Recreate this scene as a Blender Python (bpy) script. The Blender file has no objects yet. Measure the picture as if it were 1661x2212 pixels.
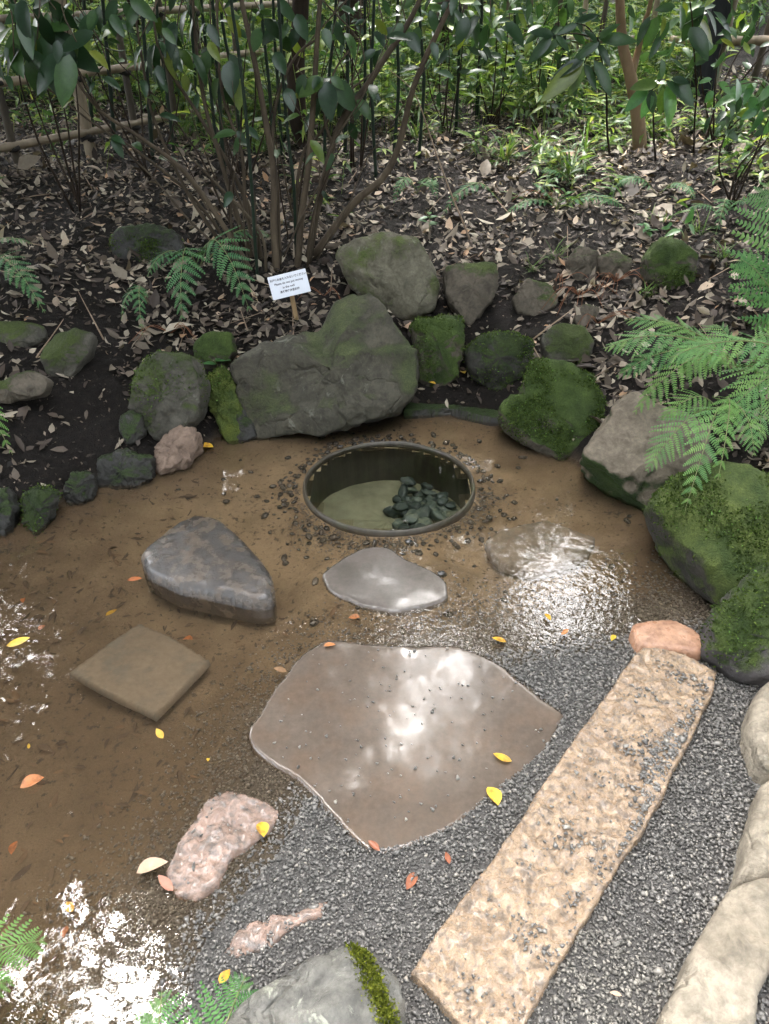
import bpy, math, random
import numpy as np
from mathutils import Vector, Matrix, noise as mnoise
from math import sin, cos, tan, pi, radians, sqrt

random.seed(7)
RNG = np.random.default_rng(11)
SC = bpy.context.scene
COL = SC.collection

# ------------------------------------------------------------------ camera
FPX, CU, CV = 1580.0, 830.5, 1106.0          # focal length and centre, in pixels of a 1661 x 2212 view
PITCH, CAMZ = radians(34.0), 1.6
cam_d = bpy.data.cameras.new('camera')
cam_d.sensor_fit = 'VERTICAL'
cam_d.sensor_height = 24.0
cam_d.lens = 24.0 * FPX / 2212.0
cam_d.clip_start = 0.02
cam_d.clip_end = 400.0
cam = bpy.data.objects.new('camera', cam_d)
cam.location = (0, 0, CAMZ)
cam.rotation_euler = (pi / 2 - PITCH, 0, 0)
COL.objects.link(cam)
SC.camera = cam

# ------------------------------------------------------------------ sky and sun (bright overcast)
SUN_EL, SUN_AZ = radians(57.0), radians(-18.0)
world = bpy.data.worlds.new('World')
SC.world = world
world.use_nodes = True
wn = world.node_tree
bg = wn.nodes['Background']
sky = wn.nodes.new('ShaderNodeTexSky')
sky.sky_type = 'NISHITA'
sky.sun_disc = False
sky.sun_elevation = SUN_EL
sky.sun_rotation = SUN_AZ
sky.air_density = 1.0
sky.dust_density = 8.0
sky.ozone_density = 1.0
hs = wn.nodes.new('ShaderNodeHueSaturation')
hs.inputs['Saturation'].default_value = 0.30
wn.links.new(sky.outputs[0], hs.inputs['Color'])
wn.links.new(hs.outputs[0], bg.inputs['Color'])
bg.inputs['Strength'].default_value = 0.15
sun_d = bpy.data.lights.new('sun', 'SUN')
sun_d.energy = 0.5
sun_d.angle = radians(24.0)
sun_d.color = (1.0, 0.97, 0.92)
sun = bpy.data.objects.new('sun', sun_d)
COL.objects.link(sun)
# direction the light comes from: azimuth measured like the sky's (from +Y, clockwise)
sdir = Vector((sin(SUN_AZ) * cos(SUN_EL), cos(SUN_AZ) * cos(SUN_EL), sin(SUN_EL)))
sun.rotation_euler = sdir.to_track_quat('Z', 'Y').to_euler()
SC.view_settings.view_transform = 'Standard'
SC.view_settings.look = 'None'
SC.view_settings.gamma = 1.0
SC.view_settings.exposure = 3.95
SC.render.engine = 'CYCLES'
SC.cycles.use_denoising = True
SC.cycles.max_bounces = 6
SC.cycles.diffuse_bounces = 2
SC.cycles.use_adaptive_sampling = True
SC.cycles.adaptive_threshold = 0.025
SC.cycles.glossy_bounces = 3
SC.cycles.transmission_bounces = 4
SC.cycles.transparent_max_bounces = 8
SC.cycles.caustics_reflective = False
SC.cycles.caustics_refractive = False
SC.cycles.sample_clamp_indirect = 4.0

# ------------------------------------------------------------------ geometry of the view
SP, CP = sin(PITCH), cos(PITCH)
def ray(u, v):
    x, yv = (u - CU) / FPX, -(v - CV) / FPX
    return np.array([x, CP + SP * yv, -SP + CP * yv])
def P(u, v, z=0.0):                       # where the view line meets the level z
    d = ray(u, v)
    t = (z - CAMZ) / d[2]
    return np.array([0, 0, CAMZ]) + d * t
def PY(u, v, y):                          # point of the view line at the distance y
    d = ray(u, v)
    return np.array([0, 0, CAMZ]) + d * (y / d[1])

def sdf_poly(x, y, poly):                 # signed distance, negative inside
    x = np.asarray(x, float); y = np.asarray(y, float)
    d2 = np.full(x.shape, 1e9); inside = np.zeros(x.shape, bool)
    n = len(poly)
    for i in range(n):
        ax, ay = poly[i]; bx, by = poly[(i + 1) % n]
        ex, ey = bx - ax, by - ay
        wx, wy = x - ax, y - ay
        t = np.clip((wx * ex + wy * ey) / (ex * ex + ey * ey + 1e-12), 0, 1)
        dx, dy = wx - t * ex, wy - t * ey
        d2 = np.minimum(d2, dx * dx + dy * dy)
        c = ((ay <= y) & (by > y)) | ((by <= y) & (ay > y))
        with np.errstate(divide='ignore', invalid='ignore'):
            xi = ax + (y - ay) / (by - ay) * ex
        inside ^= c & (x < xi)
    d = np.sqrt(d2)
    return np.where(inside, -d, d)

EDGE = [(-700, 1360), (-250, 1205), (0, 1135), (90, 1112), (200, 1052), (300, 1024), (420, 990), (470, 945), (560, 934), (700, 918),
        (880, 888), (1060, 905), (1150, 955), (1260, 1003), (1350, 1052), (1425, 1115), (1500, 1245), (1555, 1310), (1620, 1400), (1750, 1440), (2100, 1480)]
BASIN = [tuple(P(u, v)[:2]) for u, v in EDGE] + [(6.0, 1.2), (6.0, -3.0), (-6.0, -3.0), (-6.0, 0.6)]
WEDGE = [(1555, 1312), (1500, 1322), (1380, 1345), (1220, 1365), (1040, 1400), (900, 1420), (760, 1460), (650, 1560), (590, 1690), (540, 1790), (440, 1900), (360, 1990), (320, 2080), (300, 2212), (260, 2600)]
WATER = [tuple(P(u, v)[:2]) for u, v in EDGE[:18]] + [tuple(P(u, v)[:2]) for u, v in WEDGE] + [(-0.35, -2.0), (-6.0, -2.0), (-6, 0.6)]
GRAV = [tuple(P(u, v)[:2]) for u, v in WEDGE] + [(-0.35, -2.0), (6.0, -2.0), (6.0, 1.2)] + [tuple(P(u, v)[:2]) for u, v in EDGE[:17:-1]]
def gdist(x, y):                          # how far inside the gravel (negative: in the pond)
    return -sdf_poly(x, y, GRAV)
WELL = np.array([(P(650, 1052)[0] + P(1030, 1052)[0]) / 2, (P(835, 949, .018)[1] + P(835, 1151, .018)[1]) / 2])
WELL_R = 0.350
SMALL = P(832, 1255)[:2]
SLAB_BIG = [tuple(P(u, v)[:2]) for u, v in [(532, 1590), (650, 1410), (700, 1380), (1005, 1392), (1150, 1490), (1225, 1545), (1180, 1625), (980, 1790), (880, 1830), (800, 1845), (640, 1690), (545, 1630)]]
SLAB_PINK = [tuple(P(u, v)[:2]) for u, v in [(368, 1880), (438, 1722), (490, 1698), (596, 1745), (578, 1795), (505, 1840), (425, 1940), (388, 1930)]]

def H(x, y):                              # height of the ground everywhere
    x = np.asarray(x, float); y = np.asarray(y, float)
    d = sdf_poly(x, y, BASIN)
    w = sdf_poly(x, y, WATER)
    bed = np.interp(w, [-1.2, -.6, -.3, -.12, 0, .12, .4, 1.0, 2.0], [-.13, -.10, -.062, -.030, -.008, .002, .008, .022, .05])
    bank = np.interp(d, [0, .04, .15, .35, .6, 1.3, 2.8, 5, 9, 17, 35, 80], [0, .045, .10, .19, .28, .50, .76, .92, 1.35, 2.7, 6.5, 16])
    right = 1 - .55 * np.clip((x - 1.2) / .8, 0, 1) * np.clip((2.6 - y) / 1.0, 0, 1)
    low = np.clip((y - .6) / 1.0, 0.08, 1)
    bump = .018 * np.sin(3.1 * x + 1.3 * y) * np.sin(2.3 * y - 1.7 * x + .5) + .010 * np.sin(8.3 * x + 2.1) * np.sin(7.1 * y + 4 * x)
    zb = bank * right * low + bump * np.clip(d / .3, 0, 1)
    edge = np.clip(-d / .10, 0, 1)
    bedz = bed * edge + (1 - edge) * -.012
    for pl_ in (SLAB_BIG, SLAB_PINK):          # the bed dips under the flush stones
        k_ = np.clip((.004 - sdf_poly(x, y, pl_)) / .03, 0, 1)
        bedz = bedz + (np.minimum(bedz, -.014) - bedz) * k_
    sm_ = np.hypot((x - SMALL[0]) / .30, (y - SMALL[1]) / .20)      # silt banked up round the small stepping stone
    bedz = bedz + (np.maximum(bedz, -.010) - bedz) * np.exp(-np.clip(sm_ - .8, 0, 9) ** 2 * 9)
    dwl = np.hypot(x - WELL[0], y - WELL[1])
    bedz = bedz + (np.maximum(bedz, -.012) - bedz) * np.exp(-((np.clip(dwl - .36, 0, 9)) / .12) ** 2)
    bedz = bedz + (.006 * np.sin(9 * x + 2 * y) * np.sin(8 * y - 3 * x)) * np.clip(-w / .2, 0, 1)
    return np.where(d > 0, zb - .012 * np.exp(-d / .02), bedz)
def Hs(x, y):
    return float(H(np.array([x]), np.array([y]))[0])
def PG(u, v, h=0.0):                      # where the view line meets the ground (raised by h)
    d = ray(u, v)
    ts = np.concatenate([np.linspace(.6, 12, 1400), np.linspace(12.01, 80, 400)])
    X = d[None, :] * ts[:, None]
    z = CAMZ + X[:, 2]
    hit = np.nonzero(z <= H(X[:, 0], X[:, 1]) + h)[0]
    t = ts[hit[0]] if len(hit) else 40.0
    p = d * t
    return np.array([p[0], p[1], Hs(p[0], p[1]) + h])
def depth(p):
    return p[1] * CP + (CAMZ - p[2]) * SP

# ------------------------------------------------------------------ object helpers
def link(o, parent=None):
    COL.objects.link(o)
    if parent is not None:
        o.parent = parent
    return o
def tag(o, label=None, cat=None, group=None, kind=None):
    if label: o['label'] = label
    if cat: o['category'] = cat
    if group: o['group'] = group
    if kind: o['kind'] = kind
    return o
def empty(name, loc, label=None, cat=None, group=None):
    o = bpy.data.objects.new(name, None)
    o.empty_display_size = .05
    o.location = loc
    COL.objects.link(o)
    return tag(o, label, cat, group)
def np_mesh(name, V, F, mat=None, smooth=True):
    me = bpy.data.meshes.new(name)
    V = np.asarray(V, np.float32)
    groups = F if isinstance(F, list) and len(F) and isinstance(F[0], np.ndarray) and F[0].ndim == 2 else [np.asarray(F)]
    lv = np.concatenate([g.ravel() for g in groups]).astype(np.int32)
    sizes = np.concatenate([np.full(len(g), g.shape[1]) for g in groups])
    ls = np.concatenate([[0], np.cumsum(sizes)[:-1]]).astype(np.int32)
    me.vertices.add(len(V)); me.vertices.foreach_set('co', V.ravel())
    me.loops.add(len(lv)); me.loops.foreach_set('vertex_index', lv)
    me.polygons.add(len(sizes)); me.polygons.foreach_set('loop_start', ls)
    me.polygons.foreach_set('use_smooth', np.full(len(sizes), smooth, bool))
    me.update(calc_edges=True)
    if mat: me.materials.append(mat)
    return me
def mobj(name, me, parent=None, loc=(0, 0, 0)):
    o = bpy.data.objects.new(name, me)
    o.location = loc
    return link(o, parent)
def batch(tv, tf, pos, rot, scl):         # merged copies of one template
    n, m = len(tv), len(pos)
    V = np.einsum('mij,mnj->mni', rot, tv[None] * scl[:, None, :]) + pos[:, None, :]
    F = (tf[None] + (np.arange(m) * n)[:, None, None]).reshape(-1, tf.shape[1])
    return V.reshape(-1, 3), F
def basis(fwd, up):                       # matrices with columns side, forward, normal
    f = fwd / np.linalg.norm(fwd, axis=-1, keepdims=True)
    s = np.cross(f, up); s /= np.linalg.norm(s, axis=-1, keepdims=True) + 1e-9
    nrm = np.cross(s, f)
    return np.stack([s, f, nrm], axis=-1)
def rand_rot(m, tilt=3.2):
    q = RNG.normal(size=(m, 4)); q /= np.linalg.norm(q, axis=1, keepdims=True)
    a, b, c, d = q.T
    return np.stack([np.stack([1 - 2 * (c * c + d * d), 2 * (b * c - a * d), 2 * (b * d + a * c)], -1),
                     np.stack([2 * (b * c + a * d), 1 - 2 * (b * b + d * d), 2 * (c * d - a * b)], -1),
                     np.stack([2 * (b * d - a * c), 2 * (c * d + a * b), 1 - 2 * (b * b + c * c)], -1)], -2)
def catmull(pts, n):
    pts = np.asarray(pts, float)
    if len(pts) == 2:
        return pts[0] + (pts[1] - pts[0]) * np.linspace(0, 1, n)[:, None]
    q = np.vstack([2 * pts[0] - pts[1], pts, 2 * pts[-1] - pts[-2]])
    out = []
    k = len(pts) - 1
    for s in np.linspace(0, k, n):
        i = min(int(s), k - 1); t = s - i
        a, b, c, d = q[i], q[i + 1], q[i + 2], q[i + 3]
        out.append(.5 * (2 * b + (c - a) * t + (2 * a - 5 * b + 4 * c - d) * t * t + (3 * b - a - 3 * c + d) * t ** 3))
    return np.array(out)
def tube(pts, r0, r1, sides=6, n=None, wob=0.0, nodes=0, cap=True):
    n = n or max(6, 5 * len(pts))
    c = catmull(pts, n)
    if wob:
        L = np.linalg.norm(c[-1] - c[0])
        for i in range(1, n):
            nv = mnoise.noise_vector(Vector(c[i] * 3.1))
            c[i] += np.array(nv) * wob * L * min(1, i / 4)
    tan_ = np.gradient(c, axis=0)
    tan_ /= np.linalg.norm(tan_, axis=1, keepdims=True)
    ref = np.array([.3, 1, .2])
    s = np.cross(tan_, ref); s /= np.linalg.norm(s, axis=1, keepdims=True)
    b = np.cross(tan_, s)
    rr = np.linspace(r0, r1, n)
    if nodes:
        t = np.linspace(0, nodes, n); fr = np.abs(t - np.round(t))
        rr = rr * (1 + .14 * np.exp(-(fr / .06) ** 2))
    a = np.linspace(0, 2 * pi, sides, endpoint=False)
    V = (c[:, None, :] + rr[:, None, None] * (np.cos(a)[None, :, None] * s[:, None, :] + np.sin(a)[None, :, None] * b[:, None, :])).reshape(-1, 3)
    F = []
    for i in range(n - 1):
        for j in range(sides):
            k = (j + 1) % sides
            F.append((i * sides + j, i * sides + k, (i + 1) * sides + k, (i + 1) * sides + j))
    F = [np.array(F)]
    if cap:
        F.append(np.array([[i for i in range(sides)][::-1], [(n - 1) * sides + i for i in range(sides)]]))
    return V, F
def leaf_tpl(W=.3, secs=5, fold=.12, curl=.15, power=.8, widest=.4, wave=0.0):
    """A leaf of length 1 along +Y: a folded, curved blade with a pointed tip."""
    V = [(0, 0, 0)]
    for i in range(1, secs + 1):
        t = i / (secs + 1)
        w = W / 2 * (sin(pi * t ** (math.log(.5) / math.log(widest)))) ** power
        z = -curl * t * t
        zz = wave * sin(t * 14)
        V += [(-w, t, z + fold * w + zz), (0, t, z), (w, t, z + fold * w - zz)]
    V.append((0, 1, -curl))
    F = [(0, 2, 1), (0, 3, 2)]
    for i in range(secs - 1):
        a = 1 + 3 * i; b = a + 3
        F += [(a, a + 1, b + 1), (a, b + 1, b), (a + 1, a + 2, b + 2), (a + 1, b + 2, b + 1)]
    a = 1 + 3 * (secs - 1); t = len(V) - 1
    F += [(a, a + 1, t), (a + 1, a + 2, t)]
    return np.array(V, float), np.array(F)

# ------------------------------------------------------------------ materials
class Mat:
    def __init__(s, name):
        s.m = bpy.data.materials.new(name); s.m.use_nodes = True
        s.t = s.m.node_tree; s.b = s.t.nodes['Principled BSDF']; s.out = s.t.nodes['Material Output']
    def n(s, typ, ins=None, **kw):
        nd = s.t.nodes.new(typ)
        for k, v in kw.items(): setattr(nd, k, v)
        for k, v in (ins or {}).items(): s.set(nd.inputs[k], v)
        return nd
    def set(s, sock, v):
        if isinstance(v, bpy.types.NodeSocket): s.t.links.new(v, sock)
        else: sock.default_value = v
    def pos(s): return s.n('ShaderNodeNewGeometry').outputs['Position']
    def noise(s, scale, detail=6, rough=.6, vec=None, dist=0.0):
        return s.n('ShaderNodeTexNoise', {'Vector': vec if vec is not None else s.pos(), 'Scale': scale, 'Detail': detail, 'Roughness': rough, 'Distortion': dist}).outputs['Fac']
    def ramp(s, fac, stops, interp='LINEAR'):
        r = s.n('ShaderNodeValToRGB', {'Fac': fac}); cr = r.color_ramp; cr.interpolation = interp
        while len(cr.elements) < len(stops): cr.elements.new(.5)
        for e, (p, c) in zip(cr.elements, stops):
            e.position = p; e.color = tuple(c) + (1,) if len(c) == 3 else c
        return r.outputs['Color']
    def val(s, fac, a, b, lo=0.0, hi=1.0):
        return s.n('ShaderNodeMapRange', {'Value': fac, 'From Min': a, 'From Max': b, 'To Min': lo, 'To Max': hi}).outputs['Result']
    def mix(s, fac, a, b, mode='MIX'):
        nd = s.n('ShaderNodeMix', data_type='RGBA', blend_type=mode)
        s.set(nd.inputs[0], fac)
        s.set(nd.inputs[6], a if isinstance(a, bpy.types.NodeSocket) else tuple(a) + (1,))
        s.set(nd.inputs[7], b if isinstance(b, bpy.types.NodeSocket) else tuple(b) + (1,))
        return nd.outputs[2]
    def math(s, op, a, b=0.0):
        nd = s.n('ShaderNodeMath', operation=op); s.set(nd.inputs[0], a); s.set(nd.inputs[1], b)
        return nd.outputs[0]
    def bump(s, h, strength=.5, dist=.01, normal=None):
        nd = s.n('ShaderNodeBump', {'Height': h, 'Strength': strength, 'Distance': dist})
        if normal is not None: s.set(nd.inputs['Normal'], normal)
        return nd.outputs['Normal']
    def island(s): return s.n('ShaderNodeNewGeometry').outputs['Random Per Island']
    def objrand(s): return s.n('ShaderNodeObjectInfo').outputs['Random']
    def p(s, **kw):
        for k, v in kw.items(): s.set(s.b.inputs[k.replace('_', ' ')], v)
        return s

def rock_mat(name, c1, c2, moss=0.0, mossc=((.030, .042, .014), (.058, .078, .022)), rough=.85, bump=.6, seed=0.0, wet_line=0.0, top=.35, lichen=0.0, mscale=5.0):
    M = Mat(name)
    vec = M.n('ShaderNodeVectorMath', {0: M.pos(), 1: (seed * 3.7, seed * 1.9, seed)}, operation='ADD').outputs[0]
    big = M.noise(4.5, 8, .62, vec)
    fine = M.noise(70, 8, .7, vec)
    mid = M.noise(18, 8, .65, vec, .4)
    col = M.ramp(big, [(.30, c1), (.68, c2)])
    col = M.mix(M.val(mid, .38, .66, 0, .75), col, tuple(.45 * x for x in c1))
    col = M.mix(.55, col, M.ramp(fine, [(.25, (.45, .44, .42)), (.75, (1.35, 1.33, 1.28))]), 'MULTIPLY')
    if lichen:
        lm = M.val(M.noise(11, 9, .7, vec, 1.2), .60, .66)
        col = M.mix(M.math('MULTIPLY', lm, lichen), col, (.30, .31, .25))
    h = M.math('ADD', M.math('MULTIPLY', mid, .7), M.math('MULTIPLY', fine, .35))
    if moss > 0:
        nz = M.n('ShaderNodeSeparateXYZ', {0: M.n('ShaderNodeNewGeometry').outputs['Normal']}).outputs[2]
        mk = M.math('ADD', M.math('ADD', M.noise(mscale, 7, .62, vec), M.math('MULTIPLY', fine, .16)), M.math('MULTIPLY', nz, top))
        thr = .98 - .62 * moss
        mask = M.val(mk, thr - .05, thr + .07)
        mfine = M.noise(160, 5, .7, vec)
        mc = M.mix(M.val(M.noise(9, 6, .6, vec), .35, .65), mossc[0], mossc[1])
        mc = M.mix(.8, mc, M.ramp(mfine, [(.25, (.35, .38, .3)), (.75, (1.6, 1.6, 1.4))]), 'MULTIPLY')
        col = M.mix(mask, col, mc)
        h = M.math('ADD', h, M.math('MULTIPLY', mask, M.math('ADD', M.math('MULTIPLY', mfine, 1.6), M.math('MULTIPLY', M.noise(45, 4, .6, vec), .9))))
    cr = M.n('ShaderNodeTexVoronoi', {'Vector': M.n('ShaderNodeVectorMath', {0: vec, 1: M.n('ShaderNodeVectorMath', {0: M.n('ShaderNodeTexNoise', {'Vector': vec, 'Scale': 9.0, 'Detail': 5.0}).outputs['Color'], 'Scale': .16}, operation='SCALE').outputs[0]}, operation='ADD').outputs[0], 'Scale': 3.1}, feature='DISTANCE_TO_EDGE').outputs['Distance']
    h = M.math('ADD', h, M.math('MULTIPLY', M.val(cr, 0, .03, -.8, 0), M.val(big, .45, .6)))
    M.p(Base_Color=col, Roughness=rough, Normal=M.bump(h, bump, .024))
    M.b.inputs['Specular IOR Level'].default_value = .3
    return M.m

def leaf_mat(name, stops, rough=.5, trans=.25, objr=False, spec=.4, spots=None):
    M = Mat(name)
    rnd = M.objrand() if objr else M.island()
    col = M.ramp(rnd, stops)
    mott = M.noise(55, 5, .65)
    col = M.mix(.5, col, M.ramp(mott, [(.3, (.65, .65, .6)), (.7, (1.3, 1.3, 1.25))]), 'MULTIPLY')
    if spots: col = M.mix(M.val(M.noise(48, 4, .6), .50, .66, 0, .9), col, spots)
    M.p(Base_Color=col, Roughness=rough)
    M.b.inputs['Specular IOR Level'].default_value = spec
    if trans:
        tb = M.n('ShaderNodeBsdfTranslucent', {'Color': M.mix(.6, col, (1.3, 1.3, .5), 'MULTIPLY')})
        mx = M.n('ShaderNodeMixShader', {0: trans, 1: M.b.outputs[0], 2: tb.outputs[0]})
        M.t.links.new(mx.outputs[0], M.out.inputs[0])
    return M.m

def simple_mat(name, c1, c2, scale=20, rough=.7, bump=.3, spec=.4, stretch=None, objr=0.0):
    M = Mat(name)
    vec = M.pos()
    if stretch: vec = M.n('ShaderNodeVectorMath', {0: vec, 1: stretch}, operation='MULTIPLY').outputs[0]
    n1 = M.noise(scale, 8, .65, vec)
    col = M.ramp(n1, [(.3, c1), (.7, c2)])
    if objr: col = M.mix(objr, col, M.ramp(M.objrand(), [(0, (.5, .5, .5)), (1, (1.5, 1.45, 1.4))]), 'MULTIPLY')
    M.p(Base_Color=col, Roughness=rough, Normal=M.bump(M.noise(scale * 4, 6, .7, vec), bump, .004))
    M.b.inputs['Specular IOR Level'].default_value = spec
    return M.m

# ground: soil on the bank, sand and silt in the pond, fine grit below the gravel
def ground_mat():
    M = Mat('ground_soil_and_sand')
    att = M.n('ShaderNodeAttribute', attribute_name='zone').outputs['Color']
    sep = M.n('ShaderNodeSeparateColor', {0: att})
    soil, sand, grit = sep.outputs[0], sep.outputs[1], sep.outputs[2]
    n1, n2, n3 = M.noise(7, 8, .62), M.noise(40, 8, .7), M.noise(2.2, 5, .6)
    soilc = M.ramp(n2, [(.3, (.0045, .0036, .003)), (.55, (.010, .0078, .006)), (.8, (.024, .018, .013))])
    silt = M.ramp(n1, [(.25, (.105, .078, .050)), (.75, (.18, .136, .088))])
    sandc = M.ramp(n1, [(.25, (.34, .26, .165)), (.7, (.52, .41, .27))])
    bedc = M.mix(sand, silt, sandc)
    bedc = M.mix(M.val(n3, .45, .75, 0, .45), bedc, (.085, .055, .032))
    specks = M.val(M.math('ADD', M.noise(46, 5, .65), M.math('MULTIPLY', n3, .25)), .70, .78, 0, .8)
    bedc = M.mix(specks, bedc, (.045, .038, .030))
    bedc = M.mix(.5, bedc, M.ramp(M.noise(260, 4, .7), [(.3, (.6, .6, .6)), (.7, (1.35, 1.35, 1.35))]), 'MULTIPLY')
    gritc = M.ramp(n2, [(.3, (.062, .059, .055)), (.7, (.14, .134, .125))])
    c = M.mix(grit, bedc, gritc)
    c = M.mix(soil, c, soilc)
    M.p(Base_Color=c, Roughness=.9, Normal=M.bump(M.math('ADD', n2, M.math('MULTIPLY', M.noise(130, 5, .7), .5)), .8, .02))
    M.b.inputs['Specular IOR Level'].default_value = .2
    return M.m

def water_mat(name, tint, murk, murkc, ripple=.14):
    M = Mat(name)
    t = M.t
    t.nodes.remove(M.b)
    r1 = M.noise(6.5, 2, .4, dist=.6)
    r2 = M.noise(40, 2, .5, dist=.6)
    # ripples are livelier where the overflow runs out over the gravel
    live = M.math('MULTIPLY', M.n('ShaderNodeAttribute', attribute_name='live').outputs['Fac'], M.val(M.noise(2.2, 2, .5), .40, .62, .5, 1.5))
    h = M.math('ADD', M.math('MULTIPLY', r1, .6), M.math('MULTIPLY', M.math('MULTIPLY', r2, live), .75))
    nrm = M.bump(h, ripple, .02)
    fr = M.n('ShaderNodeFresnel', {'IOR': 1.45, 'Normal': nrm})
    gl = M.n('ShaderNodeBsdfGlossy', {'Color': (1, 1, 1, 1), 'Roughness': .03, 'Normal': nrm})
    tr = M.n('ShaderNodeBsdfTransparent', {'Color': tint + (1,)})
    df = M.n('ShaderNodeBsdfDiffuse', {'Color': murkc + (1,)})
    m0 = M.n('ShaderNodeMixShader', {0: murk, 1: tr.outputs[0], 2: df.outputs[0]})
    m1 = M.n('ShaderNodeMixShader', {0: fr.outputs[0], 1: m0.outputs[0], 2: gl.outputs[0]})
    t.links.new(m1.outputs[0], M.out.inputs[0])
    return M.m

def wet_mat(name, c1, c2, c3, rough=.12, scale=5, bump=.25, coat=.6, wetmask=False, fine=60, objr=0.0):
    M = Mat(name)
    n1, n2, n3 = M.noise(scale, 7, .6, dist=.5), M.noise(fine, 7, .7), M.noise(scale * 3.1, 6, .6)
    col = M.ramp(n1, [(.3, c1), (.65, c2)])
    col = M.mix(M.val(n3, .46, .64, 0, .8), col, c3)
    col = M.mix(.45, col, M.ramp(n2, [(.3, (.6, .6, .6)), (.7, (1.35, 1.35, 1.35))]), 'MULTIPLY')
    if objr: col = M.mix(objr, col, M.ramp(M.objrand(), [(0, (.35, .4, .42)), (.6, (1, 1, 1)), (1, (2.2, 2.0, 1.7))]), 'MULTIPLY')
    rr = M.val(n3, .35, .65, rough * .6, rough * 1.6)
    M.p(Base_Color=col, Roughness=rr, Normal=M.bump(M.math('ADD', n2, n3), bump, .006), Coat_Weight=coat, Coat_Roughness=rough * .5)
    M.b.inputs['Coat IOR'].default_value = 1.33
    return M.m

M_GROUND = ground_mat()
M_WATER = water_mat('pond_water', (.93, .87, .78), .15, (.13, .095, .062))
M_WELLWATER = water_mat('well_water', (.86, .89, .82), .02, (.05, .055, .04), .04)
M_BIG = rock_mat('grey_brown_rock', (.045, .044, .033), (.10, .092, .068), .42, ((.045, .056, .028), (.078, .092, .042)), seed=1, top=.22, mscale=3.2, lichen=.25)
M_ROUND = rock_mat('pale_olive_rock', (.10, .094, .066), (.20, .185, .135), .46, ((.06, .085, .025), (.10, .12, .04)), seed=2, lichen=.5, top=.1)
M_TAN = rock_mat('tan_grey_rock', (.075, .064, .048), (.14, .12, .092), .24, seed=3)
M_MOSSY = rock_mat('mossy_rock', (.06, .054, .042), (.12, .105, .08), .58, ((.022, .040, .010), (.062, .095, .022)), seed=4, top=.40, mscale=7)
M_MOSSDARK = rock_mat('dark_mossy_rock', (.028, .028, .024), (.06, .058, .048), .44, ((.014, .025, .008), (.036, .054, .014)), seed=5, top=.40, mscale=8)
M_MOSSBIG = rock_mat('moss_carpet_rock', (.045, .042, .036), (.085, .08, .068), .74, ((.034, .056, .015), (.095, .122, .034)), seed=6, top=.30, mscale=6)
M_BEIGETOP = rock_mat('beige_rock_with_moss', (.15, .126, .094), (.22, .187, .142), .62, ((.018, .036, .010), (.040, .065, .018)), seed=7.3, top=-.35)
M_GREYMOSS = rock_mat('grey_green_rock', (.065, .062, .05), (.12, .113, .092), .40, seed=8, top=.3, lichen=.3)
M_DARK = rock_mat('dark_wet_rock', (.022, .022, .020), (.05, .048, .042), .30, ((.02, .035, .010), (.035, .055, .016)), rough=.5, seed=9)
M_PURPLE = rock_mat('slate_purple_rock', (.075, .070, .072), (.13, .12, .12), .50, ((.026, .046, .012), (.060, .085, .022)), seed=10, top=.35)
M_PALE = rock_mat('pale_beige_stone', (.25, .215, .165), (.40, .355, .285), .0, seed=11, bump=.6, lichen=.25)
M_FRONT = rock_mat('grey_speckled_stone', (.075, .075, .068), (.20, .195, .175), .30, ((.05, .07, .015), (.12, .14, .025)), seed=12.6, top=-.2, lichen=.9, rough=.38)
M_EARTHSTONE = rock_mat('pinkish_earth_stone', (.17, .12, .09), (.27, .20, .155), 0, seed=13)
M_SLAB = wet_mat('wet_brown_slab', (.088, .070, .055), (.130, .104, .082), (.115, .082, .058), rough=.12, bump=.02, coat=1.0, scale=2.2)
M_SLABB = wet_mat('wet_grey_slab', (.105, .092, .080), (.15, .13, .112), (.085, .075, .062), rough=.13, bump=.03, coat=.6, scale=3)
M_DARKSLAB = wet_mat('wet_dark_stone', (.032, .030, .028), (.064, .058, .053), (.105, .078, .054), rough=.22, bump=.5, coat=.45, scale=6)
M_SUNKEN = wet_mat('sunken_slab', (.155, .130, .098), (.205, .172, .13), (.15, .148, .13), rough=.7, bump=.1, coat=0, scale=4)
M_BEIGE = wet_mat('rough_beige_granite', (.25, .172, .110), (.38, .278, .182), (.11, .086, .065), rough=.24, bump=1.0, coat=.5, scale=19, fine=80)
M_PINK = wet_mat('rough_pink_stone', (.19, .13, .10), (.32, .215, .165), (.10, .09, .08), rough=.16, bump=1.0, coat=.8, scale=14, fine=55)
M_RED = wet_mat('orange_red_stone', (.33, .17, .10), (.44, .26, .165), (.22, .12, .075), rough=.35, bump=.6, coat=.2, scale=7)

def gravel_mat():
    M = Mat('dark_gravel')
    r = M.island()
    wet = M.ramp(r, [(0, (.074, .070, .064)), (.35, (.128, .122, .112)), (.75, (.188, .179, .163)), (.96, (.25, .235, .208)), (1, (.36, .33, .275))])
    dry = M.ramp(r, [(0, (.09, .085, .075)), (.5, (.17, .16, .14)), (1, (.30, .28, .24))])
    at = M.n('ShaderNodeAttribute', attribute_name='dry').outputs['Fac']
    c = M.mix(at, wet, dry)
    M.p(Base_Color=c, Roughness=M.val(at, 0, 1, .38, .75))
    M.b.inputs['Coat Weight'].default_value = .12
    M.b.inputs['Coat Roughness'].default_value = .08
    return M.m
M_GRAVEL = gravel_mat()
M_PEBBLE = wet_mat('dark_pebble', (.018, .02, .022), (.045, .046, .046), (.07, .065, .055), rough=.22, bump=.2, coat=.4, scale=25, objr=.8)
M_WELLSTONE = wet_mat('blue_green_pebble', (.018, .028, .028), (.050, .066, .060), (.10, .11, .085), rough=.5, bump=.3, coat=0, scale=14, objr=.9)
M_WELL = Mat('well_concrete')
_v = M_WELL.pos()
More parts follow.
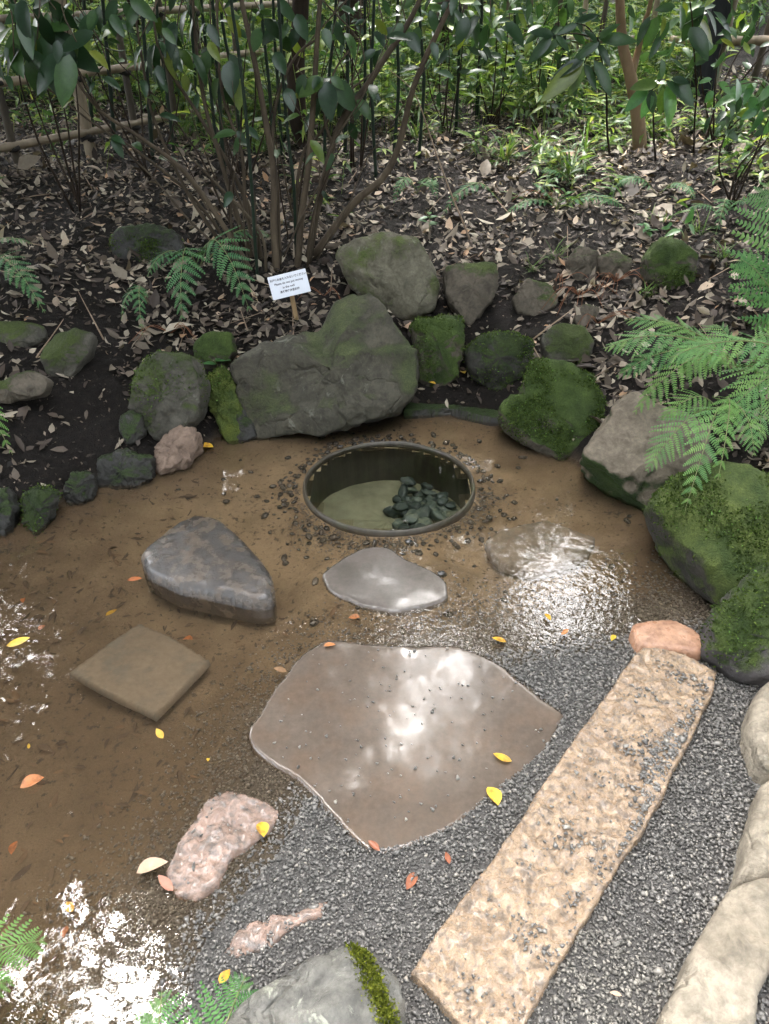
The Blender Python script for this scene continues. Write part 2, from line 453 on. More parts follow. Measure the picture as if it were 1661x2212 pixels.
_s = M_WELL.n('ShaderNodeVectorMath', {0: _v, 1: (26, 26, 2.0)}, operation='MULTIPLY').outputs[0]
_c = M_WELL.ramp(M_WELL.noise(1.0, 6, .65, _s), [(.25, (.018, .014, .009)), (.5, (.040, .033, .021)), (.75, (.072, .060, .040))])
_c = M_WELL.mix(M_WELL.val(M_WELL.noise(8, 6), .5, .7, 0, .6), _c, (.075, .085, .04))
M_WELL.p(Base_Color=_c, Roughness=.42, Normal=M_WELL.bump(M_WELL.noise(50, 6), .3, .004)); M_WELL = M_WELL.m
M_WELLFLOOR = simple_mat('well_floor_silt', (.12, .112, .068), (.25, .228, .148), 9, .9, .3)
M_LITTER = leaf_mat('dry_leaf_litter', [(0, (.020, .014, .010)), (.35, (.060, .043, .032)), (.6, (.115, .092, .068)), (.8, (.21, .175, .133)), (.94, (.40, .35, .275)), (1, (.34, .20, .11))], .65, .1)
M_DRYLEAF = leaf_mat('fallen_brown_leaf', [(0, (.12, .085, .06)), (.35, (.23, .18, .135)), (.75, (.31, .255, .195)), (1, (.33, .21, .12))], .6, .1, True)
M_YELLOW = leaf_mat('yellow_fallen_leaf', [(0, (.55, .33, .03)), (1, (.66, .46, .06))], .4, .15, True, .4, (.30, .13, .04))
M_ORANGE = leaf_mat('orange_fallen_leaf', [(0, (.38, .12, .04)), (1, (.48, .20, .07))], .4, .1, True, .4, (.16, .07, .03))
M_REDBROWN = leaf_mat('red_brown_fallen_leaf', [(0, (.24, .08, .04)), (1, (.34, .14, .08))], .4, .1, True)
M_BUFF = leaf_mat('buff_fallen_leaf', [(0, (.45, .30, .20)), (1, (.50, .36, .26))], .5, .1, True)
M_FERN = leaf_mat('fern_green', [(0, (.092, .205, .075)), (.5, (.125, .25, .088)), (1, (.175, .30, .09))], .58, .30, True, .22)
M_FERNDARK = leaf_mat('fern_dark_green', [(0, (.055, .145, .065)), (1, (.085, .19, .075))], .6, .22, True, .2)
M_RACHIS = simple_mat('fern_stalk', (.10, .13, .04), (.16, .17, .06), 40, .5)
M_BROADLEAF = leaf_mat('glossy_dark_leaf', [(0, (.014, .036, .016)), (.6, (.024, .060, .022)), (.88, (.04, .09, .022)), (1, (.16, .19, .02))], .34, .25, True, .45)
M_BRIGHTLEAF = leaf_mat('bright_green_leaf', [(0, (.05, .14, .05)), (1, (.09, .20, .06))], .33, .3, True, .5)
M_SASA = leaf_mat('undergrowth_leaf', [(0, (.028, .072, .022)), (.4, (.068, .145, .035)), (.75, (.155, .245, .055)), (1, (.34, .40, .10))], .42, .42, False)
M_GRASS = leaf_mat('grass_blade', [(0, (.05, .11, .025)), (.6, (.10, .18, .04)), (1, (.22, .24, .08))], .5, .35, False)
M_CANOPY = leaf_mat('canopy_leaf', [(0, (.020, .05, .014)), (.7, (.035, .085, .02)), (1, (.07, .13, .02))], .5, .10, False)
M_BARK = simple_mat('olive_brown_bark', (.034, .026, .018), (.092, .072, .048), 16, .85, .6, .2, (1, 1, .25), .3)
M_BARKDARK = simple_mat('dark_bark', (.018, .013, .010), (.045, .033, .024), 12, .9, .8, .15, (1, 1, .2))
M_BARKTAN = simple_mat('tan_bark', (.15, .10, .06), (.26, .18, .11), 14, .8, .5, .2, (1, 1, .3))
M_CANE = simple_mat('dark_green_cane', (.008, .014, .009), (.016, .028, .016), 30, .6, .1, .2)
M_BAMBOO = simple_mat('weathered_bamboo', (.13, .10, .066), (.27, .22, .15), 9, .55, .25, .4, (1, 1, .3), .35)
M_BAMBOODARK = simple_mat('stained_bamboo', (.035, .03, .022), (.10, .08, .055), 8, .7, .3, .3, (1, 1, .3))
M_POST = simple_mat('charred_timber', (.012, .013, .015), (.035, .036, .040), 10, .8, .4, .2, (1, 1, .2))
M_TWINE = simple_mat('black_twine', (.008, .007, .006), (.02, .018, .015), 60, .9, .4)
M_BOARD = simple_mat('white_laminated_board', (.66, .69, .76), (.74, .77, .83), 6, .4, .02)
M_INK = simple_mat('black_ink', (.02, .02, .03), (.03, .03, .045), 30, .6, 0)
M_STICK = simple_mat('wooden_stake', (.30, .20, .10), (.44, .31, .17), 8, .75, .3, .3, (6, 6, .6))
M_TWIG = simple_mat('dead_twig', (.16, .115, .08), (.30, .23, .165), 25, .85, .3, .2, None, .4)
M_BRACKEN = simple_mat('dead_fern_stalk', (.13, .055, .03), (.22, .10, .05), 25, .85, .2, .2)
M_MOSS = leaf_mat('moss_tuft', [(0, (.026, .046, .012)), (.6, (.058, .090, .022)), (.94, (.10, .14, .032)), (1, (.14, .27, .07))], .9, .2, False, .1)

# ------------------------------------------------------------------ ground sheets
def axis(segs):
    out = []
    for a, b, st in segs:
        out.append(np.arange(a, b, st))
    return np.concatenate(out + [[segs[-1][1]]])
gx = axis([(-90, -30, 6), (-30, -8, 1.0), (-8, -3, .2), (-3, 3, .025), (3, 8, .2), (8, 30, 1.0), (30, 90, 6)])
gy = axis([(-12, -1, 1.0), (-1, .3, .1), (.3, 4.4, .025), (4.4, 8, .08), (8, 16, .4), (16, 40, 2), (40, 120, 8)])
GX, GY = np.meshgrid(gx, gy)
GZ = H(GX.ravel(), GY.ravel()).reshape(GX.shape)
near = (np.abs(GX) < 3.2) & (GY > -.2) & (GY < 9)
sd = sdf_poly(GX.ravel(), GY.ravel(), BASIN).reshape(GX.shape)
sw = gdist(GX.ravel(), GY.ravel()).reshape(GX.shape)
wn_ = np.array([mnoise.fractal(Vector((x * 9, y * 9, 0)), 1.0, 2.0, 4) if nn else 0 for x, y, nn in zip(GX.ravel(), GY.ravel(), near.ravel())]).reshape(GX.shape)
GZ = GZ + wn_ * np.where(sd > .02, .018, .004 * (sw < 0))
zone = np.zeros(GX.shape + (4,), np.float32); zone[..., 3] = 1
zone[..., 0] = np.clip(sd / .05 + .5, 0, 1)
dwell = np.hypot((GX - WELL[0] + .12) / 1.25, GY - WELL[1] + .05)
zone[..., 1] = np.clip(1.3 - dwell / .82 + wn_ * .25, 0, 1) * np.clip(-sd / .25, 0, 1)
zone[..., 2] = np.clip((sw + .22 + wn_ * .06) / .18, 0, 1)
ny, nx = GX.shape
ii = np.arange(ny * nx).reshape(ny, nx)
quads = np.stack([ii[:-1, :-1], ii[:-1, 1:], ii[1:, 1:], ii[1:, :-1]], -1).reshape(-1, 4)
fc = lambda A: .25 * (A[:-1, :-1] + A[:-1, 1:] + A[1:, 1:] + A[1:, :-1]).ravel()
fsd, fdw = fc(sd), np.hypot(fc(GX) - WELL[0], fc(GY) - WELL[1])
GV = np.stack([GX, GY, GZ], -1).reshape(-1, 3)
def ground_part(name, mask):
    q = quads[mask]
    used, inv = np.unique(q, return_inverse=True)
    me = np_mesh(name, GV[used], inv.reshape(-1, 4), M_GROUND)
    at = me.color_attributes.new('zone', 'FLOAT_COLOR', 'POINT')
    at.data.foreach_set('color', zone.reshape(-1, 4)[used].ravel())
    return tag(mobj(name, me), kind='structure')
tag(ground_part('pond_bed', (fsd <= 0) & (fdw > WELL_R - .014)), 'brown sandy bed of the shallow pond and the gravel margin')
tag(ground_part('bank', fsd > 0), 'dark soil bank rising behind the pond')

# water: one sheet over the pond, one disc in the well
wp = np.array(WATER)
wx = np.arange(-6, 2.4, .06); wy = np.arange(-2, 3.6, .06)
WX, WY = np.meshgrid(wx, wy)
wi = np.arange(WX.size).reshape(WX.shape)
wq = np.stack([wi[:-1, :-1], wi[:-1, 1:], wi[1:, 1:], wi[1:, :-1]], -1).reshape(-1, 4)
fx, fy = fc(WX), fc(WY)
wm = (sdf_poly(fx, fy, WATER) < .55) & (sdf_poly(fx, fy, BASIN) < .10) & (np.hypot(fx - WELL[0], fy - WELL[1]) > WELL_R - .03)
used, inv = np.unique(wq[wm], return_inverse=True)
wme = np_mesh('pond_water', np.stack([WX, WY, WX * 0], -1).reshape(-1, 3)[used], inv.reshape(-1, 4), M_WATER)
lv_ = np.clip((gdist(WX.ravel()[used], WY.ravel()[used]) + .42) / .30, .08, 1) * np.clip((WY.ravel()[used] - 1.1) / .6, .10, 1)      # ripples where the overflow runs shallow
wme.attributes.new('live', 'FLOAT', 'POINT').data.foreach_set('value', lv_.astype(np.float32))
tag(mobj('pond_water', wme), 'clear shallow water with broken sky reflections', None, None, 'structure')
a = np.linspace(0, 2 * pi, 65)[:-1]
wv = [(0, 0, 0)] + [(.339 * cos(t), .339 * sin(t), 0) for t in a]
tag(mobj('well_water', np_mesh('well_water', wv, np.array([(0, 1 + i, 1 + (i + 1) % 64) for i in range(64)]), M_WELLWATER), loc=(WELL[0], WELL[1], .006)), 'clear water standing inside the round well', None, None, 'structure')

# ------------------------------------------------------------------ the well
well = empty('well', (WELL[0], WELL[1], 0), 'round concrete well ring brimming with clear water in the pond', 'well')
def lathe(prof, n=96, wob=0.0):
    V = []; F = []
    k = len(prof)
    for i in range(n):
        t = 2 * pi * i / n
        for j, (r, z) in enumerate(prof):
            w = wob * mnoise.noise(Vector((cos(t) * 3, sin(t) * 3, z * 6 + 5)))
            V.append(((r + w) * cos(t), (r + w) * sin(t), z + w * .6))
    for i in range(n):
        for j in range(k - 1):
            a_, b_ = i * k + j, ((i + 1) % n) * k + j
            F.append((a_, b_, b_ + 1, a_ + 1))
    return np.array(V), np.array(F)
V, F = lathe([(.362, -.10), (.358, -.02), (.355, .006), (.353, .013), (.350, .017), (.346, .017), (.342, .012), (.340, .004), (.338, -.02), (.333, -.10), (.328, -.22)], 96, .003)
mobj('ring', np_mesh('ring', V, F, M_WELL), well)
V, F = lathe([(.001, -.180), (.08, -.180), (.16, -.178), (.24, -.179), (.30, -.180), (.335, -.180)], 64, .012)
mobj('well_floor', np_mesh('well_floor', V, F, M_WELLFLOOR), well)

# ------------------------------------------------------------------ stones
def ico(sub=1):
    t = (1 + 5 ** .5) / 2
    v = np.array([(-1, t, 0), (1, t, 0), (-1, -t, 0), (1, -t, 0), (0, -1, t), (0, 1, t), (0, -1, -t), (0, 1, -t), (t, 0, -1), (t, 0, 1), (-t, 0, -1), (-t, 0, 1)], float)
    f = [(0, 11, 5), (0, 5, 1), (0, 1, 7), (0, 7, 10), (0, 10, 11), (1, 5, 9), (5, 11, 4), (11, 10, 2), (10, 7, 6), (7, 1, 8), (3, 9, 4), (3, 4, 2), (3, 2, 6), (3, 6, 8), (3, 8, 9), (4, 9, 5), (2, 4, 11), (6, 2, 10), (8, 6, 7), (9, 8, 1)]
    v /= np.linalg.norm(v, axis=1, keepdims=True)
    for _ in range(sub):
        vl = [tuple(q) for q in v]; cache = {}; nf = []
        def mid(a, b):
            k = (min(a, b), max(a, b))
            if k not in cache:
                m = (np.array(vl[a]) + np.array(vl[b])); m /= np.linalg.norm(m)
                cache[k] = len(vl); vl.append(tuple(m))
            return cache[k]
        for a_, b_, c_ in f:
            ab, bc, ca = mid(a_, b_), mid(b_, c_), mid(c_, a_)
            nf += [(a_, ab, ca), (b_, bc, ab), (c_, ca, bc), (ab, bc, ca)]
        v, f = np.array(vl), nf
    return v, np.array(f)
def polar(poly, K, c=None):
    poly = np.asarray(poly, float)
    if c is None:
        a_ = 0; cx = cy = 0
        for i in range(len(poly)):
            x0, y0 = poly[i]; x1, y1 = poly[(i + 1) % len(poly)]
            cr = x0 * y1 - x1 * y0; a_ += cr; cx += (x0 + x1) * cr; cy += (y0 + y1) * cr
        c = np.array([cx, cy]) / (3 * a_)
    r = np.zeros(K)
    for k in range(K):
        t = 2 * pi * k / K; d = np.array([cos(t), sin(t)])
        best = 0
        for i in range(len(poly)):
            p, q = poly[i] - c, poly[(i + 1) % len(poly)] - c
            e = q - p; den = d[0] * e[1] - d[1] * e[0]
            if abs(den) < 1e-12: continue
            s = (p[0] * e[1] - p[1] * e[0]) / den
            w = (p[0] * d[1] - p[1] * d[0]) / den
            if s > 0 and -1e-6 <= w <= 1 + 1e-6: best = max(best, s)
        r[k] = best
    return c, r
def csmooth(r, k):
    for _ in range(k): r = .25 * np.roll(r, 1) + .5 * r + .25 * np.roll(r, -1)
    return r
def frac(p, s, o=5, h=.9):
    return mnoise.fractal(Vector(p) * s, h, 2.0, o)

FUZZ = 0.9
def boulder(name, label, outline, mat, tilt=25, thick=.8, front=.45, p=2.8, facets=7, rough=.05, seed=1, bury=.06, K=92, ground=0.0, cat='rock', group='rocks around the pond', smooth=2, step=None, fuzz=0):
    rs = random.Random(seed)
    o = np.array(outline, float)
    k = int(np.argmax(o[:, 1]))
    A = PG(o[k, 0], o[k, 1], ground)
    al = radians(tilt)
    nrm, up = np.array([0, -cos(al), sin(al)]), np.array([0, sin(al), cos(al)])
    q = []
    for u, v in o:
        d = ray(u, v)
        t = np.dot(A - np.array([0, 0, CAMZ]), nrm) / np.dot(d, nrm)
        w = np.array([0, 0, CAMZ]) + d * t - A
        q.append((w[0], np.dot(w, up)))
    q = np.array(q)
    h = np.ptp(q[:, 1]); b0 = q[:, 1].min()
    q[:, 1] -= bury * np.clip(1 - (q[:, 1] - b0) / (.35 * h + 1e-6), 0, 1)
    c, r = polar(q, K)
    r = csmooth(r, smooth)
    size = min(np.ptp(q[:, 0]), h)
    T = thick * size
    M = 34
    ts = np.sin(np.linspace(-pi / 2, pi / 2, M))
    ang = 2 * pi * np.arange(K) / K
    so = Vector((rs.uniform(0, 50), rs.uniform(0, 50), rs.uniform(0, 50)))
    planes = []
    for _ in range(facets):
        a_ = rs.uniform(0, 2 * pi); e = rs.uniform(.15, .8)
        pn = np.array([cos(a_) * e, sin(a_) * e, sqrt(1 - e * e)])
        planes.append((pn, rs.uniform(.70, .90)))
    V = []
    for t in ts:
        s = max(0.0, 1 - abs(t) ** p) ** (1 / p)
        for kk in range(K):
            # unit coordinates first: facets are cut there
            x = np.array([s * cos(ang[kk]), s * sin(ang[kk]), t])
            for pn, pd in planes:
                e = np.dot(x, pn) - pd
                if e > 0: x = x - pn * e * .92
            rad = r[kk]
            off = x[2] * T * (front if x[2] > 0 else 1.0)
            l2 = np.array([x[0], x[1]]) * rad
            w = (c[0] + l2[0]) * np.array([1, 0, 0]) + (c[1] + l2[1]) * up + off * nrm
            V.append(w)
    V = np.array(V)
    cen = c[0] * np.array([1, 0, 0]) + c[1] * up
    for i in range(len(V)):
        dv = V[i] - cen; L = np.linalg.norm(dv) + 1e-6
        pv = Vector(V[i]) + so
        n_ = frac(pv, 2.2 / size, 4) * .9 + frac(pv, 7 / size, 4, .8) * .35
        rid = -abs(mnoise.noise(pv * (3.0 / size))) * .6
        ds, _p = mnoise.voronoi(pv * (2.6 / size))
        crack = -max(0.0, 1 - (ds[1] - ds[0]) / .10) * .55
        V[i] += dv / L * size * rough * (n_ * 1.25 + rid + crack)
    F = []
    for i in range(M - 1):
        for j in range(K):
            k2 = (j + 1) % K
            F.append((i * K + j, i * K + k2, (i + 1) * K + k2, (i + 1) * K + j))
    if step:                                     # a broken ledge: everything below a ragged line stands proud
        (u0, v0), (u1, v1), am = step
        for i in range(len(V)):
            w = V[i] + A
            dd_ = w[1] * CP + (CAMZ - w[2]) * SP
            uu_ = w[0] / dd_ * FPX + CU; vv_ = CV - ((w[1] * SP - (CAMZ - w[2]) * CP) / dd_) * FPX
            line = v0 + (v1 - v0) * (uu_ - u0) / (u1 - u0) + 7 * mnoise.noise(Vector((uu_ * .03, 0, 2)))
            if np.dot(V[i] - cen, nrm) > 0 and u0 - 60 < uu_ < u1 + 40:
                fade = min(1, (uu_ - u0 + 60) / 60, (u1 + 40 - uu_) / 40)
                V[i] += nrm * am * fade * (1 if vv_ > line else 0)
    Fa = np.array(F)
    ob = mobj(name, np_mesh(name, V, Fa, mat), loc=A)
    if fuzz:
        fuzz = int(fuzz * FUZZ)
        ctr = V[Fa].mean(1); n1 = np.cross(V[Fa[:, 2]] - V[Fa[:, 0]], V[Fa[:, 3]] - V[Fa[:, 1]])
        ar = np.linalg.norm(n1, axis=1) + 1e-12; n1 /= ar[:, None]
        if np.sum(n1 * (ctr - cen)) < 0: n1 = -n1
        nf = np.array([frac(Vector(c_ + A), 5.5, 4) for c_ in ctr])
        w_ = ar * np.clip(nf * 2.2 + .35, 0, 1) * np.clip(n1[:, 2] * .7 - n1[:, 1] * .5 + .2, 0, 1)
        pick = RNG.choice(len(ctr), fuzz, p=w_ / w_.sum())
        jit = RNG.normal(0, .008, (fuzz, 3)); jit -= n1[pick] * np.sum(jit * n1[pick], 1, keepdims=True)
        dirs = n1[pick] + RNG.normal(0, .55, (fuzz, 3))
        tl = leaf_tpl(.55, 1, .2, .2)
        sz = RNG.uniform(.006, .014, fuzz)
        Vm, Fm = batch(tl[0], tl[1], ctr[pick] + jit - n1[pick] * .001, basis(dirs, RNG.normal(size=(fuzz, 3))), np.stack([sz] * 3, -1))
        tag(mobj('moss', np_mesh('moss', Vm, Fm, M_MOSS), ob), kind='stuff')
    return tag(ob, label, cat, group)

def slab(name, label, outline, mat, ztop, th=.06, edge=.02, rough=.002, rscale=6, K=120, M=14, seed=1, cat='stone', group=None, dome=0.0, wob=.012, smooth=1, tilt=(0, 0), pits=0.0, cell=.008, lumps=0.0):
    """A stone lying flat: its top is a height field inside the outline, its sides drop steeply."""
    o = np.array([P(u, v, ztop)[:2] for u, v in outline])
    cen = o.mean(0); o = o - cen
    # finer, slightly wavering outline
    per = []
    for i in range(len(o)):
        a_, b_ = o[i], o[(i + 1) % len(o)]
        n_ = max(2, int(np.linalg.norm(b_ - a_) / .02))
        for k in range(n_): per.append(a_ + (b_ - a_) * k / n_)
    per = np.array(per)
    for _ in range(smooth): per = .25 * np.roll(per, 1, 0) + .5 * per + .25 * np.roll(per, -1, 0)
    size = np.ptp(o, axis=0).min()
    per = np.array([p_ + size * wob * np.array(mnoise.noise_vector(Vector((p_[0] * 14, p_[1] * 14, seed))))[:2] + size * wob * 1.3 * np.array(mnoise.noise_vector(Vector((p_[0] * 4, p_[1] * 4, seed + 5))))[:2] for p_ in per])
    poly = [tuple(p_) for p_ in per]
    x0, y0 = per.min(0) - cell * 1.5; x1, y1 = per.max(0) + cell * 1.5
    X, Y = np.meshgrid(np.arange(x0, x1, cell), np.arange(y0, y1, cell))
    sh_ = X.shape
    x, y = X.ravel().copy(), Y.ravel().copy()
    d = sdf_poly(x, y, poly)
    e = cell * .5
    gx_ = sdf_poly(x + e, y, poly) - d; gy_ = sdf_poly(x, y + e, poly) - d
    gl = np.hypot(gx_, gy_) + 1e-9
    out_ = d > 0
    x = np.where(out_, x - d * gx_ / gl, x); y = np.where(out_, y - d * gy_ / gl, y)
    t = np.clip(1 + d / max(edge, 1e-4), 0, 1)          # 0 inside .. 1 on the rim
    z = -edge * (1 - np.sqrt(np.clip(1 - t * t, 0, 1)))
    rmax = max(-d.min(), 1e-3)
    z = z + dome * (1 - np.clip(1 + d / rmax, 0, 1) ** 2) + tilt[0] * x + tilt[1] * y
    ins = ~out_
    so = Vector((seed * 3.3, seed * 7.1, seed * 1.7))
    for i in np.nonzero(ins)[0]:
        pv = Vector((x[i], y[i], 0)) + so
        v_ = rough * (frac(pv, rscale, 4) + .5 * frac(pv, rscale * 4, 3))
        if pits: v_ += pits * (frac(pv, 26, 3, .7) + .8 * abs(mnoise.noise(pv * 20)) - .3)
        if lumps: v_ += lumps * (mnoise.noise(pv * 34) + .5 * mnoise.noise(pv * 60))
        z[i] += v_ * min(1, -d[i] / (edge * .5))
    z = np.where(out_, -th, z)
    ii_ = np.arange(x.size).reshape(sh_)
    q = np.stack([ii_[:-1, :-1], ii_[:-1, 1:], ii_[1:, 1:], ii_[1:, :-1]], -1).reshape(-1, 4)
    q = q[ins[q].any(1)]
    used, inv = np.unique(q, return_inverse=True)
    ob = mobj(name, np_mesh(name, np.stack([x, y, z], -1)[used], inv.reshape(-1, 4), mat), loc=(cen[0], cen[1], ztop))
    return tag(ob, label, cat, group)

boulder('boulder', 'largest grey-brown boulder, peaked, at the water behind the well', [(503, 790), (560, 745), (690, 713), (722, 655), (760, 632), (800, 630), (852, 690), (906, 752), (898, 850), (870, 890), (760, 908), (545, 940), (515, 870)], M_BIG, 28, .75, .34, 3.6, 9, .04, 3, .03, 220, cat='boulder', smooth=1, step=((600, 888), (800, 862), .022))
boulder('boulder', 'rounded pale olive boulder behind the peaked one', [(726, 550), (758, 515), (830, 500), (900, 510), (936, 560), (952, 620), (938, 662), (880, 674), (800, 652), (752, 615)], M_ROUND, 22, .8, .5, 2.6, 5, .035, 5, .05, 96, cat='boulder')
boulder('rock', 'squarish brown rock right of the rounded olive boulder', [(958, 576), (1000, 568), (1074, 566), (1074, 620), (1060, 652), (1010, 686), (972, 655), (960, 615)], M_TAN, 22, .8, .4, 3.2, 8, .045, 8)
boulder('rock', 'green-faced angular rock touching the peaked boulder on its right', [(885, 692), (930, 684), (1002, 684), (1002, 760), (988, 806), (940, 818), (900, 806), (896, 740)], M_MOSSY, 24, .8, .5, 3, 9, .06, 11, fuzz=1500)
boulder('rock', 'dark moss-streaked rock above the kerb stone', [(1003, 752), (1040, 718), (1110, 716), (1158, 740), (1142, 795), (1080, 826), (1040, 815), (1008, 795)], M_MOSSDARK, 26, .8, .5, 2.8, 7, .06, 14, fuzz=1800)
boulder('rock', 'small smooth olive rock left of the fern fronds', [(1168, 728), (1200, 698), (1262, 703), (1282, 740), (1272, 778), (1200, 780), (1172, 758)], M_GREYMOSS, 26, .8, .5, 2.4, 4, .03, 17)
boulder('rock', 'bright mossy rock, the upper of two with leaves between them', [(1125, 850), (1148, 773), (1210, 778), (1282, 818), (1310, 866), (1302, 925), (1262, 935), (1180, 910)], M_MOSSY, 42, .6, .26, 3.4, 7, .04, 20, .05, fuzz=3500)
boulder('rock', 'mossy rock at the water, the lower of two with leaves between them', [(1072, 885), (1105, 850), (1150, 858), (1200, 882), (1260, 905), (1292, 925), (1258, 962), (1205, 982), (1140, 950), (1090, 918)], M_MOSSY, 40, .8, .34, 2.8, 6, .05, 23, .05, fuzz=4000)
boulder('boulder', 'boulder with a bare beige top and moss below, under the ferns', [(1256, 990), (1312, 888), (1358, 852), (1450, 886), (1525, 935), (1520, 1040), (1425, 1095), (1340, 1050)], M_BEIGETOP, 46, .7, .36, 3.0, 6, .04, 26, .06, 96, cat='boulder')
boulder('boulder', 'big green boulder carpeted in moss at the right edge of the water', [(1408, 1085), (1440, 1035), (1520, 1000), (1610, 1008), (1720, 1060), (1740, 1200), (1660, 1270), (1560, 1306), (1500, 1248), (1440, 1150)], M_MOSSBIG, 44, .7, .55, 2.5, 4, .03, 29, .06, 110, cat='boulder', fuzz=6000)
boulder('boulder', 'slate-purple boulder with moss patches beside the orange stone', [(1523, 1400), (1538, 1330), (1600, 1268), (1690, 1205), (1790, 1250), (1800, 1450), (1680, 1470), (1640, 1452), (1580, 1436)], M_PURPLE, 46, .7, .6, 2.6, 8, .055, 32, .06, 110, cat='boulder', fuzz=2500)
boulder('rock', 'mossy half-buried rock under a glossy sprig on the right slope', [(1392, 562), (1420, 513), (1470, 518), (1504, 550), (1494, 602), (1440, 614), (1398, 592)], M_MOSSY, 25, .8, .5, 2.6, 4, .04, 35, fuzz=900)
boulder('rock', 'left of two small brown rocks side by side on the slope', [(1224, 562), (1250, 528), (1292, 545), (1288, 592), (1240, 598)], M_TAN, 25, .8, .5, 2.6, 5, .05, 38)
boulder('rock', 'right of two small brown rocks side by side on the slope', [(1290, 556), (1328, 538), (1366, 560), (1354, 592), (1296, 596)], M_TAN, 25, .8, .5, 2.6, 5, .05, 41)
boulder('rock', 'low brown rock half hidden in leaves above the dark mossy one', [(1106, 645), (1140, 600), (1192, 612), (1208, 650), (1160, 670), (1118, 660)], M_TAN, 26, .8, .4, 3, 7, .06, 44)
boulder('rock', 'smallest brown rock peeping out under dead fern stalks', [(1238, 684), (1262, 655), (1294, 664), (1292, 692), (1250, 696)], M_TAN, 26, .8, .4, 3, 5, .05, 47)
boulder('rock', 'block of grey rock with green sides left of the peaked boulder', [(283, 875), (308, 790), (350, 757), (420, 768), (444, 830), (432, 892), (392, 920), (342, 930)], M_GREYMOSS, 26, .75, .45, 3.2, 8, .045, 50, .05, 96, fuzz=900)
boulder('rock', 'small dark green rock above the yellow-green mossy one', [(418, 752), (440, 718), (500, 716), (512, 760), (482, 790), (428, 784)], M_MOSSY, 26, .8, .5, 3, 6, .05, 53)
boulder('rock', 'yellow-green mossy rock wedged against the left end of the peaked boulder', [(436, 818), (480, 788), (508, 830), (528, 880), (540, 938), (500, 940), (448, 880)], rock_mat('yellow_moss_rock', (.04, .045, .025), (.09, .085, .05), .74, ((.030, .050, .012), (.095, .115, .022)), seed=15, top=.4), 28, .9, .4, 3, 7, .07, 56, fuzz=900)
boulder('rock', 'oval grey-green rock lying on the left slope', [(88, 772), (118, 725), (165, 708), (204, 722), (194, 765), (150, 795), (108, 800)], M_GREYMOSS, 28, .7, .45, 2.6, 5, .035, 59)
boulder('rock', 'flat rock at the left edge under the fern', [(-60, 700), (40, 693), (94, 703), (99, 730), (40, 744), (-60, 738)], M_GREYMOSS, 28, .9, .4, 3, 6, .04, 62, .03)
boulder('rock', 'flat brown rock at the left edge with a square end', [(-60, 835), (0, 822), (68, 798), (108, 824), (96, 848), (0, 858), (-60, 860)], M_TAN, 28, .9, .4, 3.4, 7, .05, 65, .03)
boulder('rock', 'pale pinkish earth-covered stone at the left water edge', [(316, 1005), (348, 940), (380, 922), (434, 928), (434, 962), (402, 1003), (350, 1024)], M_EARTHSTONE, 45, .8, .4, 2.6, 6, .08, 68, .03)
boulder('rock', 'small round dark stone below the grey block', [(258, 900), (282, 884), (308, 898), (314, 938), (280, 955), (260, 935)], M_DARK, 28, .8, .5, 2.4, 4, .06, 71, .03)
boulder('tree_stump', 'mossy lump of stump standing in the water at the left', [(40, 1080), (66, 1052), (116, 1060), (114, 1110), (84, 1142), (54, 1120)], M_MOSSDARK, 20, .8, .5, 2.6, 6, .11, 74, .04, cat='stump', group=None, fuzz=500)
boulder('rock', 'small dark stone on the left shore between stump and low dark rock', [(138, 1062), (160, 1015), (204, 1026), (198, 1072), (150, 1086)], M_DARK, 26, .8, .5, 2.6, 6, .10, 77, .03)
boulder('rock', 'low dark earth-coloured rock along the left shore', [(205, 1045), (215, 985), (270, 970), (330, 985), (336, 1030), (270, 1048)], M_DARK, 26, .7, .4, 3, 6, .09, 80, .03)
boulder('rock', 'dark rock at the far left of the shore', [(-60, 1140), (-40, 1060), (10, 1050), (34, 1100), (20, 1140)], M_DARK, 26, .7, .4, 3, 6, .10, 83, .03)
boulder('rock', 'dark mound with a patch of moss in the litter on the left slope', [(238, 520), (262, 488), (330, 482), (385, 500), (402, 540), (330, 560), (248, 552)], M_DARK, 28, .7, .4, 2.6, 5, .07, 86, fuzz=1500)
boulder('rock', 'dark wedge of rock at the water under the peaked boulder', [(470, 930), (490, 890), (530, 880), (560, 935), (520, 950)], M_DARK, 28, .7, .4, 2.6, 6, .07, 89, .03)
slab('kerb_stone', 'low dark curved kerb stone along the water behind the well', [(868, 886), (885, 858), (970, 846), (1060, 866), (1092, 902), (1060, 902), (970, 882)], M_DARK, .035, .08, .012, .004, 8, 96, 8, 5, 'stone')

slab('stepping_stone', 'dark wet teardrop stone rising highest out of the pond', [(300, 1195), (330, 1165), (375, 1128), (430, 1108), (480, 1118), (530, 1160), (570, 1210), (592, 1255), (590, 1295), (555, 1300), (470, 1282), (385, 1262), (318, 1232)], M_DARKSLAB, .045, .10, .030, .004, 6, 120, 14, 3, 'stepping stone', 'stepping stones', .022)
slab('stepping_stone', 'small wet grey stepping stone right below the well', [(693, 1240), (740, 1205), (790, 1180), (835, 1178), (870, 1205), (920, 1225), (965, 1250), (968, 1290), (920, 1310), (850, 1322), (775, 1310), (715, 1280)], M_SLABB, .006, .05, .010, .0006, 2.5, 120, 12, 6, 'stepping stone', 'stepping stones', .004, .02)
slab('stepping_stone', 'large five-sided brown stepping stone under a film of water', [(532, 1590), (590, 1500), (650, 1410), (700, 1380), (790, 1388), (910, 1392), (1005, 1392), (1060, 1425), (1150, 1490), (1225, 1545), (1180, 1625), (1100, 1700), (980, 1790), (880, 1830), (800, 1845), (740, 1790), (640, 1690), (545, 1630)], M_SLAB, .005, .05, .006, .0004, 1.6, 180, 18, 9, 'stepping stone', 'stepping stones', .001, .014)
